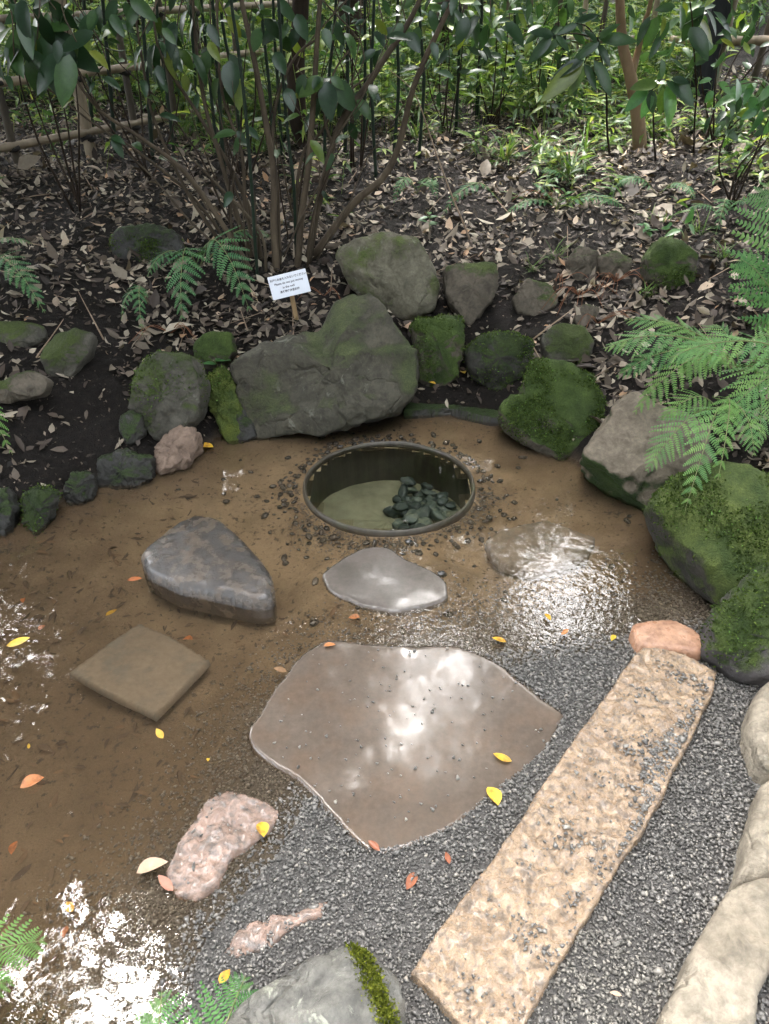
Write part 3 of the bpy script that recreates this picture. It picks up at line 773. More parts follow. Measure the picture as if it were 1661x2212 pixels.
slab('stepping_stone', 'sunken square slab in the brown water at the left', [(147, 1455), (230, 1392), (300, 1345), (370, 1375), (455, 1425), (400, 1485), (335, 1548), (240, 1505)], M_SUNKEN, -.030, .022, .003, .0015, 4, 120, 10, 12, 'stepping stone', 'stepping stones', 0, .01, 0)
slab('stepping_stone', 'thin sunken slab right of the well', [(1042, 1170), (1080, 1140), (1180, 1120), (1290, 1160), (1270, 1200), (1150, 1235), (1075, 1215)], M_SUNKEN, -.014, .04, .006, .003, 5, 120, 10, 15, 'stepping stone', 'stepping stones', 0, .03, 0)
slab('stepping_stone', 'rough pinkish stone half in the water at lower left', [(368, 1880), (388, 1800), (438, 1722), (490, 1698), (560, 1715), (596, 1745), (578, 1795), (505, 1840), (470, 1905), (425, 1940), (388, 1930)], M_PINK, .008, .06, .010, .004, 10, 160, 22, 18, 'stepping stone', 'stepping stones', .006, .06, 0, (0, 0), .006, .005, .007)
slab('stepping_stone', 'narrow pinkish stone showing through the gravel at the bottom', [(474, 2058), (500, 2010), (560, 1990), (590, 1972), (650, 1962), (712, 1945), (700, 1990), (640, 2012), (570, 2040), (500, 2070)], M_PINK, .008, .05, .008, .004, 12, 160, 16, 21, 'stepping stone', 'stepping stones', .004, .16, 0, (0, 0), .006, .005, .007)
slab('edging_stone', 'long beige rough-hewn granite beam set diagonally in the gravel', [(884, 2106), (1000, 1938), (1125, 1762), (1255, 1576), (1345, 1448), (1385, 1396), (1420, 1392), (1480, 1414), (1552, 1450), (1538, 1500), (1470, 1640), (1400, 1780), (1308, 1920), (1228, 2060), (1150, 2190), (1110, 2262), (1030, 2245), (958, 2180)], M_BEIGE, .040, .10, .008, .002, 8, 300, 52, 24, 'stone', None, .0, .007, 0, (0, 0), .005, .0045, .008)
slab('edging_stone', 'orange-red rounded stone at the far end of the granite beam', [(1357, 1345), (1400, 1336), (1450, 1336), (1500, 1356), (1525, 1382), (1520, 1412), (1450, 1404), (1378, 1398), (1364, 1370)], M_RED, .045, .08, .016, .004, 10, 120, 12, 27, 'stone', None, .008, .02)
slab('edging_stone', 'grey speckled stone with a mossy edge at the bottom centre', [(470, 2215), (515, 2150), (570, 2105), (660, 2058), (745, 2026), (800, 2048), (868, 2098), (884, 2160), (880, 2260), (860, 2330), (560, 2370), (440, 2300)], M_FRONT, .16, .22, .030, .016, 7, 160, 24, 30, 'stone', 'edging stones', .02, .03, 1, (0, 0), .004, .007, .002)
fs_ = bpy.data.objects['edging_stone.002']
NT_ = 2600
t_ = RNG.random(NT_); j_ = RNG.normal(0, 13, NT_)
q_ = np.array([P(770 + 75 * a_ + b_, 2040 + 190 * a_, .155)[:2] for a_, b_ in zip(t_, j_)])
mv_ = np.empty(len(fs_.data.vertices) * 3, np.float32); fs_.data.vertices.foreach_get('co', mv_); mv_ = mv_.reshape(-1, 3)
q_ = q_ - np.array(fs_.location)[:2]
zi_ = np.array([mv_[np.argmin((mv_[:, 0] - a_[0]) ** 2 + (mv_[:, 1] - a_[1]) ** 2), 2] for a_ in q_])
ok_ = zi_ > -.1
tl_ = leaf_tpl(.55, 1, .2, .2); sz_ = RNG.uniform(.004, .010, ok_.sum())
V, F = batch(tl_[0], tl_[1], np.column_stack([q_, zi_])[ok_], basis(np.tile([0, 0, 1.0], (ok_.sum(), 1)) + RNG.normal(0, .6, (ok_.sum(), 3)), RNG.normal(size=(ok_.sum(), 3))), np.stack([sz_] * 3, -1))
tag(mobj('moss', np_mesh('moss', V, F, leaf_mat('yellow_moss', [(0, (.06, .08, .012)), (1, (.20, .22, .03))], .9, .2, False, .1)), fs_), kind='stuff')
slab('edging_stone', 'small pale stone at the right edge beside the purple boulder', [(1626, 1500), (1660, 1456), (1740, 1450), (1790, 1500), (1780, 1640), (1690, 1660), (1640, 1640), (1620, 1580)], M_PALE, .10, .14, .03, .014, 8, 120, 16, 33, 'stone', 'edging stones', .02, .03, 1, (0, 0), .004, .007, .002)
slab('edging_stone', 'middle pale stone at the right edge', [(1640, 1695), (1690, 1664), (1770, 1680), (1800, 1800), (1740, 1870), (1660, 1896), (1582, 1902), (1608, 1830)], M_PALE, .10, .14, .025, .014, 8, 120, 16, 36, 'stone', 'edging stones', .015, .03, 1, (0, 0), .004, .007, .002)
slab('edging_stone', 'biggest pale beige stone in the bottom right corner', [(1420, 2240), (1450, 2140), (1520, 1990), (1560, 1912), (1625, 1888), (1710, 1905), (1740, 1990), (1690, 2080), (1640, 2160), (1630, 2260), (1560, 2330), (1440, 2330)], M_PALE, .11, .15, .022, .014, 7, 160, 20, 39, 'stone', 'edging stones', .012, .025, 1, (0, 0), .004, .007, .002)

# ------------------------------------------------------------------ loose stones: in the well, round it, and the gravel
peb_v, peb_f = ico(2)
def pebble_mesh(name, seed, mat, rough=.16):
    V = np.array([v * (1 + rough * frac(Vector(v) + Vector((seed * 5.1, 0, seed)), 1.3, 3)) for v in peb_v])
    return np_mesh(name, V, peb_f, mat)
PM_W = [pebble_mesh('well_pebble', i, M_WELLSTONE, .28) for i in range(4)]
PM_D = [pebble_mesh('pebble', i + 9, M_PEBBLE, .25) for i in range(5)]
rs = random.Random(5)
def put_pebble(name, meshes, x, y, z, s, label, group):
    o = mobj(name, rs.choice(meshes), loc=(x, y, z))
    o.scale = (s * rs.uniform(.85, 1.4), s * rs.uniform(.65, 1.0), s * rs.uniform(.42, .68))
    o.rotation_euler = (rs.uniform(-.35, .35), rs.uniform(-.35, .35), rs.uniform(0, 6.3))
    return tag(o, label, 'pebble', group)
def lay_next(n): return n >= 34
placed = []
n = 0
for i in range(6000):
    if n >= 60: break
    # heap against the right side of the well floor
    t, r_ = rs.uniform(-1.5, 1.25), sqrt(rs.uniform(.02, 1)) * .29
    x, y = r_ * cos(t), r_ * sin(t)
    if x < -.04 + .06 * rs.random() or (lay_next(n) and x < .05): continue
    s = rs.uniform(.022, .046)
    lay = 0 if n < 34 else 1
    if any(l == lay and math.hypot(x - px, y - py) < (s + ps) * .74 for px, py, ps, l in placed): continue
    if math.hypot(x, y) > .30 - s: continue
    placed.append((x, y, s, lay))
    put_pebble('well_pebble', PM_W, WELL[0] + x, WELL[1] + y, -.180 + s * .45 + lay * .034, s, 'blue-green pebble in the heap at the bottom of the well', 'pebbles heaped in the well')
    n += 1
def side_of(t): return ['right side', 'back right', 'back', 'back left', 'left side', 'front left', 'front', 'front right'][int(((t + pi / 8) % (2 * pi)) / (pi / 4)) % 8]
pts = []
n = 0
for i in range(6000):
    if n >= 290: break
    t = rs.uniform(0, 2 * pi)
    r_ = WELL_R + .03 + abs(rs.gauss(0, .06)) if n < 230 else WELL_R + rs.uniform(.05, .62)
    x, y = WELL[0] + r_ * cos(t), WELL[1] + r_ * sin(t)
    if Hs(x, y) > -.004 or float(sdf_poly(np.array([x]), np.array([y]), BASIN)[0]) > -.06: continue
    s = rs.uniform(.006, .016) if n < 230 else rs.uniform(.006, .016)
    if any(math.hypot(x - px, y - py) < (s + ps) * .9 for px, py, ps in pts): continue
    pts.append((x, y, s))
    z = Hs(x, y) + s * .4
    put_pebble('pebble', PM_D, x, y, z, s, ('dark pebble lying close against the %s of the well ring' if n < 230 else 'dark pebble lying scattered on the sand off the %s of the well') % side_of(t), ('dark pebbles at the %s of the well' if n < 230 else 'scattered pebbles off the %s of the well') % side_of(t))
    n += 1

# the gravel: real pebbles, far too many to count
def in_poly(x, y, pl): return sdf_poly(x, y, pl) < 0
SLABS_PX = {
    'big': [(532, 1590), (650, 1410), (700, 1380), (1005, 1392), (1150, 1490), (1225, 1545), (1180, 1625), (980, 1790), (880, 1830), (800, 1845), (640, 1690), (545, 1630)],
    'beam': [(884, 2106), (1000, 1938), (1125, 1762), (1255, 1576), (1345, 1448), (1385, 1396), (1420, 1392), (1480, 1414), (1552, 1450), (1538, 1500), (1470, 1640), (1400, 1780), (1308, 1920), (1228, 2060), (1150, 2190), (1110, 2262), (1030, 2245), (958, 2180)],
    'pink': [(368, 1880), (438, 1722), (490, 1698), (596, 1745), (578, 1795), (505, 1840), (425, 1940), (388, 1930)],
    'thin': [(474, 2058), (500, 2010), (590, 1972), (712, 1945), (700, 1990), (570, 2040), (500, 2070)],
}
SLABS = {k: [tuple(P(u, v, .040 if k == 'beam' else .006)[:2]) for u, v in pl] for k, pl in SLABS_PX.items()}
NG = 228000
x = RNG.uniform(-1.3, 2.1, NG); y = RNG.uniform(.30, 2.55, NG)
s_w, s_b = gdist(x, y), sdf_poly(x, y, BASIN)
z = H(x, y)
dens = np.clip((s_w + .42) / .42, 0, 1) ** 1.6 * (s_b < -.02)
rw = np.hypot(x - WELL[0], y - WELL[1]); aw = np.arctan2(y - WELL[1], x - WELL[0])
ring = np.exp(-((rw - .375) / (.058 + .035 * np.sin(3 * aw + 1) + .02 * np.sin(7 * aw))) ** 2) * .8
dens = np.maximum(dens, ring * (s_b < -.04)); dens[rw < .362] = 0
lift = np.zeros(NG)
for k, pl in SLABS.items():
    d_ = sdf_poly(x, y, pl)
    ins = d_ < -.012
    if k == 'big': keep = .012
    elif k == 'pink': keep = .10
    elif k == 'thin': keep = .38
    else:
        # loose grains lie on the beam, more towards its gravel side
        keep = None
    if keep is not None:
        dens[ins] *= keep
        lift[ins] = .008 - z[ins]
    else:
        ax, ay = P(884, 2106, .04)[:2]; bx, by = P(1385, 1396, .04)[:2]
        nx_, ny_ = by - ay, -(bx - ax); L_ = math.hypot(nx_, ny_)
        off = ((x - ax) * nx_ + (y - ay) * ny_) / L_
        cl = np.array([mnoise.noise(Vector((a_ * 11, b_ * 11, 3))) if c_ else 0 for a_, b_, c_ in zip(x, y, ins)])
        alo = ((x - ax) * -ny_ + (y - ay) * nx_)[ins] / L_
        offi = off[ins]
        rim = .212 - .052 * np.exp(-((alo - .80) / .13) ** 2) + .030 * cl[ins]
        drift = np.clip((offi - rim) / .012, 0, 1)
        dens[ins] *= np.clip(drift + .012 + .42 * np.clip((off[ins] - .02) / .17, 0, 1) * np.clip(.10 + cl[ins] * 3.0, 0, 1), 0, 1)
        lift[ins] = .042 - z[ins]
# only what lies in the field of view or just beside it
dd = y * CP + (CAMZ - z) * SP
uu = x / dd * FPX + CU
dens[(uu < -250) | (uu > 2250)] = 0
keepm = RNG.random(NG) < dens
x, y, z, lift, uu = x[keepm], y[keepm], z[keepm], lift[keepm], uu[keepm]
m = len(x)
siz = RNG.lognormal(math.log(.0034), .32, m) * np.clip(.85 + .25 * (x - .2), .8, 1.25)
hx = [(cos(k * pi / 3 + .2 * (-1) ** k) * (1 + .14 * sin(k * 2.3)), sin(k * pi / 3 + .2 * (-1) ** k) * (1 + .14 * cos(k * 1.7)), .22 * sin(k * 2.1)) for k in range(6)]
tv = np.array(hx + [(.12, -.1, .92), (-.1, .08, -.92)])
if_ = np.array([(k, (k + 1) % 6, 6) for k in range(6)] + [((k + 1) % 6, k, 7) for k in range(6)])
scl = np.stack([siz * RNG.uniform(1.0, 1.5, m), siz * RNG.uniform(.8, 1.1, m), siz * RNG.uniform(.5, .8, m)], -1)
th_ = RNG.uniform(0, 2 * pi, m)
ct, st_ = np.cos(th_), np.sin(th_)
tx, ty = RNG.normal(0, .3, m), RNG.normal(0, .3, m)
Rz = np.zeros((m, 3, 3)); Rz[:, 0, 0] = ct; Rz[:, 0, 1] = -st_; Rz[:, 1, 0] = st_; Rz[:, 1, 1] = ct; Rz[:, 2, 2] = 1
Rx = np.zeros((m, 3, 3)); Rx[:, 0, 0] = 1; Rx[:, 1, 1] = np.cos(tx); Rx[:, 1, 2] = -np.sin(tx); Rx[:, 2, 1] = np.sin(tx); Rx[:, 2, 2] = np.cos(tx)
zz = z + lift + siz * .35 + RNG.uniform(0, .004, m) * (lift == 0)
V, F = batch(tv, if_, np.stack([x, y, zz], -1), Rz @ Rx, scl)
me = np_mesh('gravel', V, F, M_GRAVEL)
# dry, paler patches (gravel that the water does not reach)
dry = np.array([mnoise.fractal(Vector((a_ * 3.2, b_ * 3.2, 9)), 1, 2, 3) for a_, b_ in zip(x, y)])
px1 = P(1330, 2110, .03); 
reach = np.exp(-(((x - px1[0]) / .20) ** 2 + ((y - px1[1]) / .16) ** 2)) + .8 * np.exp(-(((x - P(1000, 2250, .03)[0]) / .12) ** 2 + ((y - P(1000, 2250, .03)[1]) / .08) ** 2))
dryv = np.clip((reach - .45 + .35 * dry) * 3 + RNG.normal(0, .25, m), 0, 1) * (lift == 0)
at = me.attributes.new('dry', 'FLOAT', 'POINT')
at.data.foreach_set('value', np.repeat(dryv, 8).astype(np.float32))
tag(mobj('gravel', me), 'dark grey wet gravel of small rounded pebbles', None, None, 'stuff')
print('gravel', m)

# ------------------------------------------------------------------ sign
A = PG(641, 697)
sg = empty('sign', tuple(A), 'small white notice board on a leaning wooden stake', 'sign')
D = depth(A)
roll = radians(-13.5)          # leans to the left in the picture
def box(w, h, t, bev=.0015):
    import bmesh
    bm = bmesh.new(); bmesh.ops.create_cube(bm, size=1)
    for v in bm.verts: v.co.x *= w; v.co.y *= t; v.co.z *= h
    bmesh.ops.bevel(bm, geom=bm.edges[:], offset=bev, segments=2, affect='EDGES')
    me = bpy.data.meshes.new('box'); bm.to_mesh(me); bm.free(); return me
top = PY(622, 640, A[1] - .02); cen = PY(624.5, 614.5, A[1] - .045)
me = box(.022, float(np.linalg.norm(cen - A)) + .06, .012); me.materials.append(M_STICK)
st = mobj('stake', me, sg)
dv = Vector(cen - A)
st.rotation_euler = dv.to_track_quat('Z', 'Y').to_euler()
st.location = tuple(dv * .5 - dv.normalized() * .03 + Vector((0, .012, 0)))
bw, bh = 82 / FPX * D, 46.5 / FPX * D
me = box(bw, bh, .005); me.materials.append(M_BOARD)
bd = mobj('board', me, sg)
tilt_b = radians(-14)
bd.matrix_local = Matrix.Translation(Vector(cen - A)) @ Matrix.Rotation(roll, 4, 'Y') @ Matrix.Rotation(tilt_b, 4, 'X')
lines = [('井戸にお金を入れないでください', .0125, .0335, 0.003), ('Please do not put money', .0145, .0130, 0.002), ('in the well', .0145, -.0075, -.004), ('请不要往井里扔钱', .0125, -.0275, -.003)]
for tx_, sz, zl, xl in lines:
    cu = bpy.data.curves.new('lettering', 'FONT')
    cu.body = tx_; cu.size = sz * bw / .195; cu.align_x = 'CENTER'; cu.align_y = 'CENTER'; cu.offset = .00025
    tmp = bpy.data.objects.new('lettering_curve', cu); COL.objects.link(tmp)
    dg = bpy.context.evaluated_depsgraph_get()
    me = bpy.data.meshes.new_from_object(tmp.evaluated_get(dg))
    bpy.data.objects.remove(tmp)
    me.materials.clear(); me.materials.append(M_INK)
    o = mobj('lettering', me, bd)
    o.matrix_local = Matrix.Translation((xl, -.0033, zl * bw / .195)) @ Matrix.Rotation(pi / 2, 4, 'X')

# ------------------------------------------------------------------ ferns: fern > frond > leaflet
def pinna_mesh(name, mat, teeth=11, seed=0):
    """One leaflet of length 1 along +Y with a comb of rounded lobes on both sides."""
    V = []; F = []
    for i in range(teeth):
        t = i / teeth
        w = .165 * (1 - t) ** .55 * (.75 + .25 * min(1, t * 6))
        for s in (-1, 1):
            b = len(V)
            y0, y1 = t, t + .80 / teeth
            V += [(0, y0, 0), (s * w, y0 + .055, .02 * s * 0 - .018), (s * w * .97, y0 + .055 + .34 / teeth, -.018), (0, y1, 0)]
            F.append((b, b + 1, b + 2, b + 3) if s > 0 else (b, b + 3, b + 2, b + 1))
    V = np.array(V, float)
    V[:, 2] -= .10 * V[:, 1] ** 2
    V[:, 0] += .07 * V[:, 1] ** 2 * 1
    return np_mesh(name, V, np.array(F), mat, True)
M_FERN2 = leaf_mat('fern_deep_green', [(0, (.062, .165, .055)), (1, (.09, .21, .06))], .58, .28, True, .22)
M_FERN3 = leaf_mat('fern_yellow_green', [(0, (.105, .22, .06)), (1, (.14, .26, .07))], .58, .32, True, .22)
PINNA = {k: [pinna_mesh('leaflet', m_, 11), pinna_mesh('leaflet', m_, 9)] for k, m_ in (('g', M_FERN), ('g2', M_FERN2), ('g3', M_FERN3))}
PINNA.update({'d': [pinna_mesh('leaflet', M_FERNDARK, 11), pinna_mesh('leaflet', M_FERNDARK, 9)]})
rf = random.Random(3)
def frond(parent, base, tip, sag, width, kind='g', pairs=15, start=.16, upv=(0, -.25, 1), skew=0.0, gap=1.0):
    base, tip = np.array(base, float), np.array(tip, float)
    L = np.linalg.norm(tip - base)
    mid1 = base + (tip - base) * .38 + np.array([0, 0, sag * L])
    mid2 = base + (tip - base) * .74 + np.array([0, 0, sag * L * .80])
    c = catmull([base, mid1, mid2, tip], 40)
    V, F = tube(c[::3] if len(c) > 12 else c, .0032 * (L / .4) ** .5, .0008, 5, 22)
    o = mobj('frond', np_mesh('frond', V - base, F, M_RACHIS), parent)
    o.location = tuple(Vector(base) - parent.location)
    upv = np.array(upv, float) + np.array([rf.uniform(-.35, .35), rf.uniform(-.3, .3), 0])
    if kind == 'g': kind = rf.choice(['g', 'g', 'g2', 'g3'])
    for i in range(pairs):
        t = start + (1 - start) * (i / (pairs - .5)) ** .92
        k = t * 39; k0 = int(k); f = k - k0
        p = c[k0] * (1 - f) + c[min(39, k0 + 1)] * f
        tg = c[min(39, k0 + 2)] - c[max(0, k0 - 2)]; tg /= np.linalg.norm(tg)
        side = np.cross(tg, upv); side /= np.linalg.norm(side)
        nrm = np.cross(side, tg)
        u = (t - start) / (1 - start)
        prof = min(1.0, .72 + u * 1.6) * (1 - u ** 1.7) ** .9 + .05
        for s in (-1, 1):
            l = .98 * width * prof * rf.uniform(.92, 1.06)
            ang = radians(66 - 26 * u + rf.uniform(-4, 4))
            d = side * s * sin(ang) + tg * cos(ang) - nrm * rf.uniform(.05, .34)
            d /= np.linalg.norm(d)
            sx = np.cross(d, nrm); sx /= np.linalg.norm(sx)
            nn = np.cross(sx, d)
            R = Matrix(((sx[0] * s * -1, d[0], nn[0]), (sx[1] * s * -1, d[1], nn[1]), (sx[2] * s * -1, d[2], nn[2])))
            lf = bpy.data.objects.new('leaflet', PINNA[kind][0 if l > .06 else 1])
            w_ = .56 * (L * (1 - start) / pairs) / .165 * gap * (1 - .35 * u)
            Mx = R.to_4x4() @ Matrix.Diagonal((min(w_, l * 1.5), l, l, 1))
            Mx.translation = Vector(p - base)
            link(lf, o)
            lf.matrix_local = Mx
    return o
def fern(label, base_uv, fronds, kind='g', group='ferns', h0=.0):
    B = PG(*base_uv) if not isinstance(base_uv, np.ndarray) else base_uv
    root = empty('fern', tuple(B), label, 'fern', group)
    for f in fronds:
        (tu, tv_), hh, sag, wpx = f[:4]
        kw = f[4] if len(f) > 4 else {}
        kw = dict(kw)
        yy = kw.pop('y', None)
        tip = PY(tu, tv_, yy) if yy else PG(tu, tv_, hh)
        b2 = B + np.array([rf.uniform(-.015, .015), rf.uniform(-.015, .015), 0])
        if 'base' in kw:
            bu, bv, bhh = kw.pop('base'); b2 = PG(bu, bv, bhh)
        frond(root, b2, tip, sag, wpx / FPX * depth(tip), kind, **kw)
    return root
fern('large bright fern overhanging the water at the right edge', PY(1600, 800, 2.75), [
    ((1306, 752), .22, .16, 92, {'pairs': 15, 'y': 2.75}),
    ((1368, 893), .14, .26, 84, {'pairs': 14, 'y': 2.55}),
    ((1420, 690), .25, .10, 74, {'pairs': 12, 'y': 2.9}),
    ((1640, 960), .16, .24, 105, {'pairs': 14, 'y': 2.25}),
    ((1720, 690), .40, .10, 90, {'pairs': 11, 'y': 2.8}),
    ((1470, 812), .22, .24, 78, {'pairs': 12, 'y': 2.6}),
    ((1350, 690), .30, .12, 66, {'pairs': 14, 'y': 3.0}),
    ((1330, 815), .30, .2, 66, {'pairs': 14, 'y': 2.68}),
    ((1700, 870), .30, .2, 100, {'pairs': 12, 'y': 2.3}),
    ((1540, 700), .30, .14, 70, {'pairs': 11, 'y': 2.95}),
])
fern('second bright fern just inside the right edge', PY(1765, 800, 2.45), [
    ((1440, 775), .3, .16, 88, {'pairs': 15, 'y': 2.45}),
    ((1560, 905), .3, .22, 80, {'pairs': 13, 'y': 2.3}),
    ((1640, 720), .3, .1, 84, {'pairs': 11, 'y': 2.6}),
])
fern('tall upright fern leaning in from the right edge', (1715, 760), [
    ((1655, 395), .62, .06, 140, {'pairs': 11, 'start': .10, 'upv': (-.15, -1, .35), 'gap': 1.15}),
    ((1740, 450), .6, .06, 125, {'pairs': 12, 'start': .1, 'upv': (-.1, -1, .4), 'gap': 1.1}),
    ((1600, 560), .45, .12, 100, {'pairs': 12, 'start': .15, 'upv': (-.1, -.7, .7)}),
    ((1790, 500), .5, .1, 120, {'pairs': 11, 'upv': (0, -1, .4)}),
])
fern('drooping fern hanging over the mossy boulder', PY(1550, 880, 2.42), [
    ((1396, 1018), .15, .18, 74, {'pairs': 15, 'y': 2.2}),
    ((1476, 1114), .10, .26, 70, {'pairs': 13, 'y': 1.98}),
    ((1630, 985), .12, .28, 62, {'pairs': 12, 'y': 2.15}),
    ((1545, 1065), .12, .34, 48, {'pairs': 11, 'y': 2.02}),
    ((1430, 905), .15, .25, 60, {'pairs': 11, 'y': 2.35}),
    ((1600, 900), .12, .30, 50, {'pairs': 11, 'y': 2.4}),
], 'g')
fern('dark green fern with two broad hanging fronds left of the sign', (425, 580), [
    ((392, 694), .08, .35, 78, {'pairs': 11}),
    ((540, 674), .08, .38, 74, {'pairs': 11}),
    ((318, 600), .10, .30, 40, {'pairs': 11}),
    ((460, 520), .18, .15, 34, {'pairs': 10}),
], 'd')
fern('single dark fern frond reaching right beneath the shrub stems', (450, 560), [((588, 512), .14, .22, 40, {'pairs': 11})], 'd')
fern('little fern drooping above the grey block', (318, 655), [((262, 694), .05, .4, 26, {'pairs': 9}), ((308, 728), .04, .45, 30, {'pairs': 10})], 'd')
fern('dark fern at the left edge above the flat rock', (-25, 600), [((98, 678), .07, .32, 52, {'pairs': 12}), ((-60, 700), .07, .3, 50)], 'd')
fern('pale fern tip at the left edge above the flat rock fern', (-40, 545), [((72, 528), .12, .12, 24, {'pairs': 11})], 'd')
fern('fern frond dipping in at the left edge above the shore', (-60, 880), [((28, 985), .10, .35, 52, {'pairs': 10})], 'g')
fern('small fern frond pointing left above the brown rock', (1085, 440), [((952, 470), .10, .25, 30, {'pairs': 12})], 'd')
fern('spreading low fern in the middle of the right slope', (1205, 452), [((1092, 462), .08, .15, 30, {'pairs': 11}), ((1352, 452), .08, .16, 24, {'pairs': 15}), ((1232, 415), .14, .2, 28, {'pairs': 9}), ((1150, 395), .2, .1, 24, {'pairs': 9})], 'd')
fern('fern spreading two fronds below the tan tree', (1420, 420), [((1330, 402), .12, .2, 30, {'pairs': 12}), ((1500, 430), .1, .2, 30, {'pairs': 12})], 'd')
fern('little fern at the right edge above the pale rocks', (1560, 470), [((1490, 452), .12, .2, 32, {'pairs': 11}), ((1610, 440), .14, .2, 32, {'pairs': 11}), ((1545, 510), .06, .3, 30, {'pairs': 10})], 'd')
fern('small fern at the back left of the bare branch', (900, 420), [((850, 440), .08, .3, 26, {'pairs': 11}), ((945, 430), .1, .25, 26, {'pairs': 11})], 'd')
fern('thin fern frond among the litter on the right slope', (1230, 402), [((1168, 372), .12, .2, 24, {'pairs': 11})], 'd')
NB = np.array([P(330, 2700, .1)[0], P(330, 2700, .1)[1], .05])
fern('bright fern poking up at the bottom edge left of the speckled stone', NB, [
    ((530, 2108), .30, .10, 150, {'pairs': 12, 'start': .3, 'y': .64}),
    ((350, 2140), .30, .12, 125, {'pairs': 11, 'start': .3, 'y': .62}),
    ((455, 2215), .34, .1, 100, {'pairs': 10, 'start': .3, 'y': .56})], 'g')
NB = np.array([-.98, .60, .02])
fern('bright fern tip at the left edge near the bottom', NB, [((98, 2030), .20, .14, 120, {'pairs': 11, 'start': .2, 'y': .70}), ((30, 2120), .25, .1, 90, {'pairs': 10, 'start': .2, 'y': .64})], 'g')

# ------------------------------------------------------------------ fallen leaves that can be picked out
LEAF_M = {}
def big_leaf(mat, W, curl, fold, wd=.45):
    k = (mat.name, W, curl, fold)
    if k not in LEAF_M:
        V, F = leaf_tpl(W, 5, fold, curl, .8, wd)
        V[:, 1] -= .5
        LEAF_M[k] = np_mesh('fallen_leaf', V, F, mat)
    return LEAF_M[k]
rl = random.Random(21)
def fallen(u, v, mat, lpx, rot, label, z=None, h=.006, W=.45, curl=.12, fold=.35, group=None, pt=None):
    p = np.array(pt) if pt is not None else (P(u, v, z) if z is not None else PG(u, v, h))
    o = mobj('fallen_leaf', big_leaf(mat, W, curl, fold), loc=tuple(p))
    L = lpx / FPX * depth(p) * 1.25
    o.scale = (L, L, L)
    o.rotation_euler = (rl.uniform(-.15, .15), rl.uniform(-.15, .15), rot)
    return tag(o, label, 'leaf', group or 'fallen leaves that stand out')
FL = [
    (1183, 1332, M_YELLOW, 20, 0.3, 'yellow leaf in the sparkling shallows above the gravel', .012), (1325, 1377, M_YELLOW, 22, -.6, 'bright yellow leaf on the gravel left of the orange stone', .014),
    (1078, 1383, M_YELLOW, 26, 1.4, 'pale yellow leaf at the waterline above the five-sided slab', .010), (1085, 1637, M_YELLOW, 34, 1.2, 'orange-yellow leaf on the five-sided slab', .016),
    (1065, 1718, M_YELLOW, 42, .3, 'large yellow and brown leaf on the gravel below the slab', .018), (567, 1790, M_YELLOW, 36, .25, 'yellow leaf on the rough pinkish stone', .026),
    (345, 1585, M_YELLOW, 24, .7, 'yellow leaf floating just below the sunken square slab', .003), (240, 1322, M_YELLOW, 24, -.6, 'yellow-green leaf under water above the sunken square slab', -.01),
    (40, 1388, M_YELLOW, 40, -1.2, 'yellow leaf in the water at the left edge', .003), (62, 1612, M_YELLOW, 12, .4, 'tiny yellow leaf under water near the left edge', -.01),
    (450, 1640, M_YELLOW, 10, .1, 'tiny yellow leaf in open water left of the five-sided slab', .003), (485, 2108, M_YELLOW, 28, -.5, 'yellow leaf on the gravel above the speckled stone', .018),
    (765, 1333, M_ORANGE, 20, 1.5, 'orange leaf just below the small grey stepping stone', .008), (712, 1393, M_ORANGE, 22, -1.2, 'orange leaf at the top corner of the five-sided slab', .014),
    (1220, 1366, M_ORANGE, 18, -.9, 'orange-brown leaf on the gravel between two yellow ones', .014), (967, 1852, M_REDBROWN, 24, .2, 'red-brown folded leaf on the gravel below the slab', .018),
    (890, 1900, M_REDBROWN, 42, -.5, 'long brown leaf on the gravel lowest below the slab', .016), (808, 1828, M_REDBROWN, 28, .8, 'curled red-brown leaf at the bottom tip of the slab', .016),
    (328, 1872, M_BUFF, 54, -1.2, 'large buff leaf floating beside the rough pinkish stone', .004), (358, 1908, M_REDBROWN, 40, .9, 'reddish leaf touching the bottom of the rough pinkish stone', .004),
    (70, 1692, M_ORANGE, 40, -1.1, 'orange leaf in the brown water at the far left', .002), (290, 1250, M_ORANGE, 26, -1.4, 'orange leaf in the water left of the teardrop stone', .002),
    (30, 1830, M_ORANGE, 28, .1, 'rust leaf under water at the left edge', -.008), (1330, 2148, M_BUFF, 20, 1.3, 'pale buff leaf on the dry gravel patch', .034),
    (150, 1958, M_YELLOW, 24, .8, 'dull yellow leaf under water, upper one at lower left', -.03), (140, 2010, M_ORANGE, 26, .2, 'dull orange leaf under water at lower left', -.03),
    (255, 2030, M_YELLOW, 24, 1.7, 'dull yellow leaf under water beside the bright glare', -.03), (50, 1295, M_ORANGE, 20, .4, 'small orange leaf under water in the left corner of the pond', -.015),
    (405, 1380, M_ORANGE, 20, 1.3, 'orange leaf on the right corner of the sunken square slab', -.008), (605, 1448, M_BUFF, 24, 1.3, 'tan leaf under water left of the five-sided slab', -.01),
    (90, 1355, M_ORANGE, 16, -.2, 'orange leaf under water beside the yellow one at the left edge', -.012)]
for u, v, mt, l, r_, lb, z_ in FL: fallen(u, v, mt, l, r_, lb, z_, W=rl.choice([.42, .5, .62]), curl=rl.choice([-.1, .1, .22]), fold=rl.choice([.15, .4, .7]))
